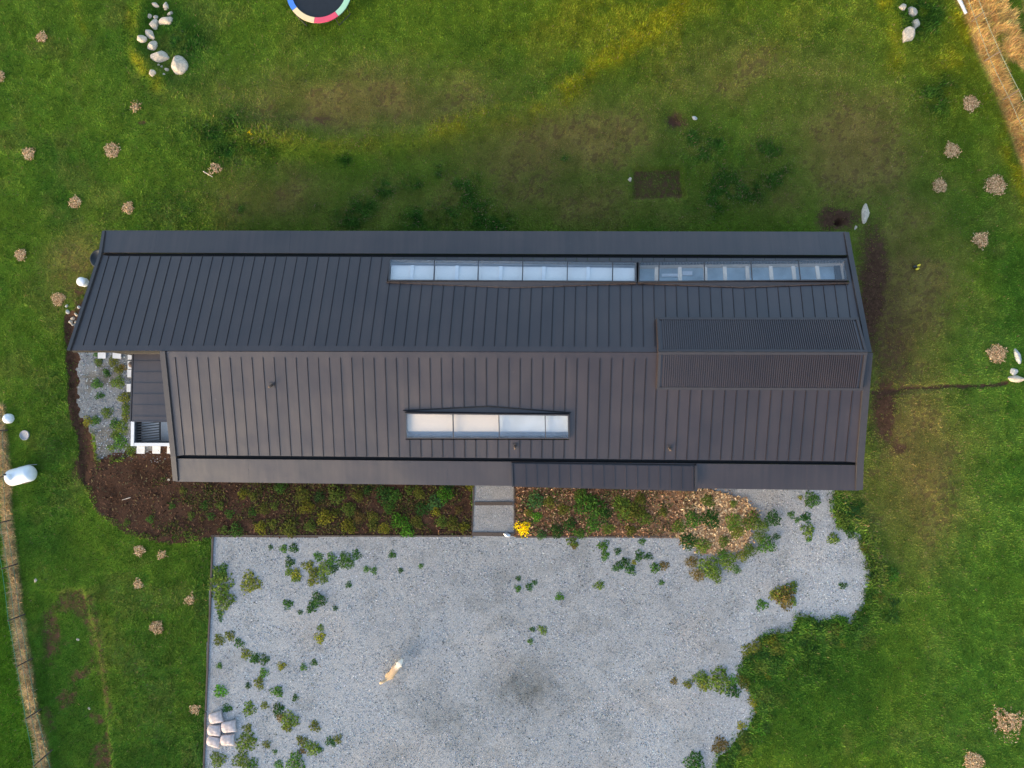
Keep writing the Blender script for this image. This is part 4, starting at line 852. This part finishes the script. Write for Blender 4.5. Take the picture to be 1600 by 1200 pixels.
for tk in B1.split():
    x, y, r_, c = tk.split(','); lab = {'g': 'low green plant in the dark soil bed', 'o': 'low olive plant in the dark soil bed', 'w': 'leafy mid-green plant in the dark soil bed', 'y': 'yellowing plant in the dark soil bed', 'r': 'russet plant in the dark soil bed', 'd': 'dark green plant in the dark soil bed', 'k': 'vivid green plant in the dark soil bed', 'b': 'blue-green plant in the dark soil bed'}[c]
    plant('bed_plant', 'big' if float(r_) > 9 else 'weed', float(x), float(y), float(r_)*.95, c, lab+bedspot(float(x), float(y)), 'plant', 'plants in the soil bed', .07, .6)
B2 = '836,782,15,b 838,807,9,k 858,785,9,o 912,785,18,g 930,792,17,g 945,803,12,d 908,774,11,w 975,795,17,w 992,800,17,o 1006,808,12,w 970,783,11,w 890,820,12,d 870,830,10,d 925,820,12,g 950,825,10,w 846,835,9,b 1000,780,10,o 1060,822,11,w 826,800,8,o 880,795,9,o 905,833,9,g 985,828,9,o 1035,800,7,o'
for tk in B2.split():
    x, y, r_, c = tk.split(','); lab = {'g': 'bushy green plant in the mulched bed', 'o': 'olive plant in the mulched bed', 'w': 'leafy mid-green plant in the mulched bed', 'd': 'dark green plant in the mulched bed', 'k': 'vivid green plant in the mulched bed', 'b': 'blue-green plant in the mulched bed'}[c]
    plant('bed_plant', 'big', float(x), float(y), float(r_)*1.0, c, lab+bedspot(float(x), float(y)), 'plant', 'plants in the mulched bed', .09, .8)
plant('flowering_shrub', 'flower', 817, 825, 13.5, 'Y', 'bright yellow shrub at the corner of the mulched bed by the path', 'shrub', None, .055)
plant('flower', 'flower', 394, 209, 4.5, 'Y', 'single yellow flower clump on the dark bushy bank', 'flower', None)
B3 = '152,600,9,g 185,598,11,w 156,618,7,d 195,622,10,o 198,640,9,w 168,645,9,w 155,565,8,w 178,565,9,o 186,578,8,o 192,575,7,r 168,585,6,d 190,668,13,w 180,662,9,g 188,690,11,g 205,702,10,w 138,658,9,y 165,580,5,g 175,700,7,w 150,657,8,g 150,554,4,g 197,652,7,o 182,680,8,w'
for tk in B3.split():
    x, y, r_, c = tk.split(','); lab = {'y': 'yellow-orange plant at the edge of the dark trench', 'r': 'brownish weed in the gravel patch beside the gable', 'o': 'olive weed in the gravel patch beside the gable', 'd': 'dark weed in the gravel patch beside the gable'}.get(c, 'green weed in the gravel patch beside the gable')
    plant('weed', 'weed' if float(r_) < 8 else 'big', float(x), float(y), float(r_)*1.05, c, lab, 'weed', 'weeds in the gravel patch', .018)

vg = random.Random(91)
VERGE = [(1310,812),(1335,838),(1352,866),(1362,892),(1358,918),(1348,946),(1328,976),(1302,968),(1282,976),(1264,968),(1248,966),(1240,988),(1216,990),(1192,1000),(1176,1024),(1160,1034),(1158,1058),(1170,1078),(1184,1094),(1180,1118),(1166,1142),(1150,1154),(1142,1170),(1122,1184)]
for k in range(64):
    a_, b_ = VERGE[k % 23], VERGE[k % 23+1]; u_ = vg.random(); off = vg.uniform(0, 22 if k < 46 else 60); c = vg.choice('gwwdgo' if k % 6 else 'oyk')
    x_, y_ = a_[0]+(b_[0]-a_[0])*u_+off*.8, a_[1]+(b_[1]-a_[1])*u_+off*.65; r_ = vg.uniform(6, 14); hue = {'g': 'fresh green', 'd': 'dark green', 'o': 'olive', 'y': 'yellowing', 'r': 'rusty brown', 'w': 'mid-green', 'k': 'bright green'}[c]
    plant('weed', 'big' if r_ > 9 else 'weed', x_, y_, r_, c, f"{'low' if r_ < 8 else 'leafy' if r_ < 11 else 'wide leafy'} {hue} weed in the rough verge {'along the lower gravel edge' if y_ > 1040 else 'beside the gravel inlet' if x_ < 1300 else 'past the house corner'}", 'weed', 'weeds in the rough verge', None, .72)
for x_, y_, r_, c in ((1312,785,14,'g'),(1326,800,16,'d'),(1318,812,13,'w'),(1338,790,11,'g')):
    plant('weed', 'big', x_, y_, r_, c, {'g': 'dense green weed clump by the house corner', 'd': 'dark dense weed clump by the house corner', 'w': 'mid-green weed clump by the house corner'}[c], 'weed', 'weed clump by the house corner', None, .75)

# ------------------------------------------------------------------ trampoline
tz = .72; tc_ = P(498.5, -14.5, tz); tr_ = empty('trampoline', (tc_[0], tc_[1], G(498, -8)[2]), label='round trampoline with black mat and coloured edge pads', cat='trampoline'); RT = 53.5/FPX*(D-tz)
def ring_sector(a0, a1, r0, r1, z0, z1, n=10):
    m = MB()
    for k in range(n):
        t0, t1 = a0+(a1-a0)*k/n, a0+(a1-a0)*(k+1)/n; q = [(r0*math.cos(t0), r0*math.sin(t0)), (r1*math.cos(t0), r1*math.sin(t0)), (r1*math.cos(t1), r1*math.sin(t1)), (r0*math.cos(t1), r0*math.sin(t1))]
        m.hexa([(*p, z0) for p in q], [(*p, z1) for p in q])
    return m
m = MB(); m.lathe([(RT*.84, tz-.03), (RT*.84, tz-.02)], 48); m.build('mat', 'black', tr_)
cols = [('pad_green', (.38, .62, .40)), ('pad_red', (.72, .08, .13)), ('pad_cream', (.80, .62, .34)), ('pad_blue', (.07, .22, .68))]
for k in range(8):
    nme, c_ = cols[k % 4]
    if nme not in MAT: MAT[nme] = simple(nme, c_, .45, .05)
    # angles clockwise in the picture from the right: green 8-53, red 53-98, cream 98-143, blue 143-188
    a0, a1 = -math.radians(8+45*k), -math.radians(8+45*(k+1)); ring_sector(a0-.004, a1+.004, RT*.835, RT, tz, tz+.035).build('pad', nme, tr_)
m = MB(); pts = [(RT*math.cos(2*math.pi*k/32)*.985, RT*math.sin(2*math.pi*k/32)*.985, tz-.05) for k in range(33)]; m.tube(pts, [.025]*33, 6, None, False); m.build('rim', 'trim', tr_)
for k in range(4):
    m = MB(); a0 = math.pi/4+k*math.pi/2; p = [(RT*.98*math.cos(a0-.25), RT*.98*math.sin(a0-.25)), (RT*.98*math.cos(a0+.25), RT*.98*math.sin(a0+.25))]
    m.tube([(*p[0], tz-.05), (*p[0], .05), (*p[1], .05), (*p[1], tz-.05)], [.022]*4, 6); m.build('leg', 'trim', tr_)

# ------------------------------------------------------------------ gas tank, lids, barrel
def capsule(r0, half, n=18):
    pr = []
    for k in range(7): a = -math.pi/2+k*math.pi/12; pr.append((r0*math.cos(a), -half+r0*.7*math.sin(a)))
    for k in range(7): a = k*math.pi/12; pr.append((max(r0*math.cos(a), .004), half+r0*.7*math.sin(a)))
    return pr
tz = .45; tp = P(32, 743, tz); tank = empty('gas_tank', (tp[0], tp[1], G(32, 743)[2]), math.radians(14), label='white horizontal gas tank on short legs beside the straw strip', cat='tank')
m = MB(); m.lathe(capsule(.40, .42), 24); m.v = [(z, x, y+tz) for (x, y, z) in m.v]; m.build('shell', 'tank', tank, smooth=True)
m = MB(); m.lathe([(.16, tz+.30), (.165, tz+.44), (.14, tz+.49), (.03, tz+.51)], 18, cx=-.30); m.build('valve_dome', 'tank', tank, smooth=True)
m = MB(); m.lathe([(.045, tz+.32), (.045, tz+.43), (.01, tz+.44)], 10, cx=-.47, cy=.19); m.build('gauge', 'black', tank)
for sx in (-.36, .36):
    m = MB(); m.box(sx*.75-.04, sx*.75+.04, -.20, .20, 0, .20); m.build('leg', 'tank', tank)
m = MB(); m.tube([(-.55, .36, .1), (-.2, .43, .2), (.3, .43, .2), (.62, .36, .08)], [.015]*4, 6); m.build('gas_pipe', 'greylid', tank)
m = MB(); m.box(.05, .38, -.425, -.397, tz-.05, tz+.10); m.build('label_plate', 'rust', tank)
def lid(name, px, py, r0, prof, mat, label):
    g_ = G(px, py); m = MB(); m.lathe([(a*r0, b) for a, b in prof], 28); o = m.build(name, mat, None, True); o.location = g_; return tag(o, label, 'lid')
lid('tank_lid', 16, 654, .235, [(1, -.05), (1, .16), (.97, .20), (.75, .27), (.4, .31), (.05, .33)], 'tank', 'white domed lid in the grass above the gas tank')
lid('manhole_cover', 38.5, 680, .24, [(1, -.05), (1, .05), (.96, .07), (.9, .07), (.88, .055), (.1, .06), (.02, .06)], 'greylid', 'flat grey round cover between the domed lid and the gas tank')
lid('pipe_cap', 132.5, 441.5, .215, [(1, -.05), (1, .30), (.96, .34), (.7, .37), (.05, .38)], 'tank', 'white round cap beside the gable edge')
bz = 1.0; bp_ = P(154, 404, bz); m = MB(); m.lathe([(.44, 0), (.47, .3), (.47, .7), (.45, .96), (.42, 1.0), (.38, 1.0), (.36, .95), (.05, .93)], 30); o = m.build('barrel', 'black', None, True); o.location = (bp_[0], bp_[1], 0); tag(o, 'black round water barrel half hidden under the gable edge', 'barrel')
m = MB(); m.tube([(.30, .20, .95), (.30, .20, 1.12), (.36, .26, 1.2)], [.03, .03, .03], 8); m.build('inlet_pipe', 'trim', o)

# ------------------------------------------------------------------ fences
def fence(posts, hgt, wirez, mat, wmat, label, rad=.035):
    root = empty('wire_fence', G(*posts[0][0]), label=label, cat='fence'); inv = Matrix.Translation(-root.location); tops = []
    for b, t_ in posts:
        B = G(*b, -.1); T = P(*t_, hgt); m = MB(); m.tube([B, (B+T)/2, T], [rad, rad*.95, rad*.85], 8); o = m.build('post', mat, root); o.matrix_parent_inverse = inv; tops.append((B, T))
    for wz in wirez:
        m = MB(); pts = []
        for k, (B, T) in enumerate(tops):
            pts.append(B+(T-B)*wz)
            if k+1 < len(tops): Bn, Tn = tops[k+1]; q = (B+(T-B)*wz+Bn+(Tn-Bn)*wz)/2; q[2] -= .02; pts.append(q)
        m.tube(pts, [.009]*len(pts), 5); o = m.build('wire', wmat, root); o.matrix_parent_inverse = inv
fence([((12,672),(-16,674)),((12,744),(-16,747)),((16,813),(-11,819)),((27.5,881),(2,889)),((38.5,960),(12,970)),((50,1029),(25,1042)),((64,1108),(39,1124)),((80,1172),(52,1198)),((97,1245),(70,1275))], 1.05, (.35, .66, .97), 'post', 'wire', 'post and green wire fence along the straw strip by the gas tank')
fence([((1498,-15),(1519,-34)),((1516.7,34.5),(1537,18)),((1536.5,96),(1563,80)),((1566,156),(1593,140.5)),((1598,222),(1626,210))], 1.05, (.4, .97), 'postpale', 'wiregrey', 'weathered post and wire fence along the straw verge by the wild grass')
m = MB(); A, B = G(1489, -8, .12), G(1506.5, 24, .10); m.tube([A, (A+B)/2+[0, 0, .03], B], [.07, .075, .065], 10); tag(m.build('fallen_pole', 'paver'), 'pale bare pole lying in the straw verge', 'pole')

# ------------------------------------------------------------------ sacks
def sack(px, py, w, h, ang, z, label):
    bm = bmesh.new(); n = 12
    grid = []
    for j in range(n+1):
        for i in range(n+1):
            u, v = i/n*2-1, j/n*2-1; d = (1-abs(u)**2.6)*(1-abs(v)**2.6); d = max(d, 0)**.5; pin = 1-.10*(1-abs(u))*abs(v)**3-.07*abs(u)**4*(1-abs(v))
            x_, y_ = u*w/2/PXM*pin, v*h/2/PXM*pin; ear = max(0, abs(u)*abs(v)-.7)*.25
            if u < 0: x_ *= 1-.22*v*v*abs(u); y_ *= 1-.25*abs(u)**3
            x_ *= 1+ear*(u > 0); grid.append((x_, y_, d))
    jit = [random.uniform(-1, 1) for _ in grid]
    top = [bm.verts.new((x_, y_, .08+.13*d+.012*jit[k]*d)) for k, (x_, y_, d) in enumerate(grid)]; bot = [bm.verts.new((x_, y_, .08-.08*d)) for x_, y_, d in grid]
    for j in range(n):
        for i in range(n):
            a_ = j*(n+1)+i; bm.faces.new((top[a_], top[a_+1], top[a_+n+2], top[a_+n+1])); bm.faces.new((bot[a_+n+1], bot[a_+n+2], bot[a_+1], bot[a_]))
    bmesh.ops.remove_doubles(bm, verts=bm.verts, dist=.0005); me_ = bpy.data.meshes.new('sack'); bm.to_mesh(me_); bm.free(); me_.materials.append(MAT['sack']); me_.polygons.foreach_set('use_smooth', [True]*len(me_.polygons))
    g_ = P(px, py); tag(link('sack', me_, None, (g_[0], g_[1], z), math.radians(-ang)), label, 'sack', 'sacks heaped on the gravel')
for a in ((338.5,1120,23,18.5,-14,.03,'pale sack at the head of the heap, set apart from the others'),(336,1139.5,23,18,4,.03,'pale sack in the middle of the three lying by the edging'),(335,1157,23,17,14,.03,'pale sack at the foot of the three lying by the edging'),
          (358.5,1134,25,19,-8,.03,'pale sack with a peaked corner, on the gravel side of the heap'),(356.5,1154.5,24,18,-3,.03,'orange-tinged sack at the foot of the gravel side of the heap')): sack(*a)

# ------------------------------------------------------------------ dog, seen from above, walking towards the house
dp = P(618, 1043); hd = P(631, 1025); tl_ = P(606, 1058); dirv = np.array([hd[0]-tl_[0], hd[1]-tl_[1], 0]); ang = math.atan2(dirv[1], dirv[0])
vv = []; ee = []; rr = []
def V_(p, r0, par=None):
    vv.append(p); rr.append(r0); 
    if par is not None: ee.append((par, len(vv)-1))
    return len(vv)-1
pel = V_((-.30, 0, .50), (.135, .12)); b1 = V_((-.10, .0, .50), (.120, .13)  , pel); b2 = V_((.10, 0, .50), (.150, .16), b1); sh = V_((.24, 0, .53), (.165, .15), b2); nk = V_((.40, -.01, .60), (.080, .09), sh)
h0 = V_((.52, .0, .67), (.115, .10), nk); h1 = V_((.60, .01, .655), (.092, .08), h0); mz = V_((.70, .02, .625), (.050, .045), h1); V_((.76, .025, .615), (.038, .035), mz)
for s_ in (-1, 1):
    e0 = V_((.50, s_*.10, .71), (.034, .026), h0); V_((.46, s_*.15, .66), (.022, .024), e0)
    f0 = V_((.25, s_*.10, .40), (.07, .07), sh); f1 = V_((.22+s_*.10, s_*.115, .24), (.042, .042), f0); f2 = V_((.24+s_*.14, s_*.11, .06), (.030, .03), f1); V_((.29+s_*.14, s_*.11, .025), (.032, .025), f2)
    k0 = V_((-.28-s_*.03, s_*.10, .38), (.085, .085), pel); k1 = V_((-.26-s_*.08, s_*.115, .27), (.055, .055), k0); k2 = V_((-.40-s_*.10, s_*.11, .15), (.033, .033), k1); k3 = V_((-.37-s_*.10, s_*.11, .035), (.028, .028), k2); V_((-.32-s_*.10, s_*.11, .022), (.030, .022), k3)
t0 = V_((-.44, .02, .55), (.045, .045), pel); t1 = V_((-.55, .09, .62), (.055, .055), t0); t2 = V_((-.66, .15, .62), (.055, .055), t1); V_((-.74, .15, .57), (.03, .03), t2)
me_ = bpy.data.meshes.new('dog'); me_.from_pydata(vv, ee, []); dog = link('dog', me_, None, (dp[0], dp[1], .025), ang, 1.06)
sm = dog.modifiers.new('skin', 'SKIN'); sm.use_smooth_shade = True
for k, d_ in enumerate(me_.skin_vertices[0].data): d_.radius = (rr[k][0]*1.18, rr[k][1]*1.18); d_.use_root = (k == 0)
dog.modifiers.new('sub', 'SUBSURF').levels = 2; dog.modifiers['sub'].render_levels = 2
md, t, b = nt('dog_fur'); tc = N(t, 'ShaderNodeTexCoord'); sp = N(t, 'ShaderNodeSeparateXYZ'); t.links.new(tc.outputs['Object'], sp.inputs[0]); nz = N(t, 'ShaderNodeTexNoise', Scale=7.0, Detail=5.0); t.links.new(tc.outputs['Object'], nz.inputs['Vector'])
ad = N(t, 'ShaderNodeMath', operation='MULTIPLY_ADD'); t.links.new(nz.outputs['Fac'], ad.inputs[0]); ad.inputs[1].default_value = .25; t.links.new(sp.outputs['X'], ad.inputs[2])
rp = t.nodes.new('ShaderNodeValToRGB'); el = rp.color_ramp.elements; el[0].position = 0; el[0].color = (.62, .42, .24, 1); el[1].position = 1; el[1].color = (.86, .74, .58, 1)
for p_, c_ in ((.36, (.58, .38, .20, 1)), (.62, (.46, .31, .19, 1)), (.72, (.66, .50, .36, 1))): q = el.new(p_); q.color = c_
mr_ = N(t, 'ShaderNodeMapRange'); mr_.inputs['From Min'].default_value = -.6; mr_.inputs['From Max'].default_value = .8; t.links.new(ad.outputs[0], mr_.inputs['Value']); t.links.new(mr_.outputs[0], rp.inputs[0]); t.links.new(rp.outputs[0], b.inputs['Base Color']); b.inputs['Roughness'].default_value = .85
me_.materials.append(md); MAT['dogfur'] = md
tag(dog, 'tan and white dog walking across the gravel yard towards the house', 'dog')
m = MB(); m.tube([(.40+.012*math.cos(a_)*0-.03*math.sin(a_), .092*math.cos(a_), .585+.10*math.sin(a_)) for a_ in np.linspace(0, 2*math.pi, 17)], [.013]*17, 6, None, False); m.build('collar', 'rust', dog)
for s_ in (-1, 1):
    m = MB(); m.lathe([(.010, 0), (.008, .008), (.001, .011)], 8); o = m.build('eye', 'black', dog, True); o.location = (.625, .01+s_*.045, .685)
m = MB(); m.lathe([(.018, 0), (.014, .014), (.002, .02)], 8); o = m.build('nose', 'black', dog, True); o.location = (.785, .026, .62); o.rotation_euler = (0, math.pi/2, 0)

# ------------------------------------------------------------------ small things left about
tp_ = G(1432, 418, .01); toy = empty('toy', tp_, .3, label='small toy with two yellow pieces on a black base in the thin grass', cat='toy')
m = MB(); m.tube([(-.16, .05, .03), (-.05, .05, .05), (.08, .0, .03)], [.05, .075, .04], 8); m.build('base', 'black', toy, True)
for y_, x_ in ((.06, .07), (-.08, -.04)): m = MB(); m.tube([(x_-.08, y_, .09), (x_, y_, .11), (x_+.08, y_+.02, .09)], [.035, .05, .035], 8); m.build('yellow_piece', 'yellow', toy, True)
for (a, b, lab) in (((205,777),(192,781),'thin pale stick lying on the dark soil'),((318,268),(333,277),'pale broken stake beside the reddish wood chips')):
    m = MB(); A, B = G(*a, .05), G(*b, .07); m.tube([A, B], [.02, .014], 6); tag(m.build('stick', 'pineframe'), lab, 'stick')
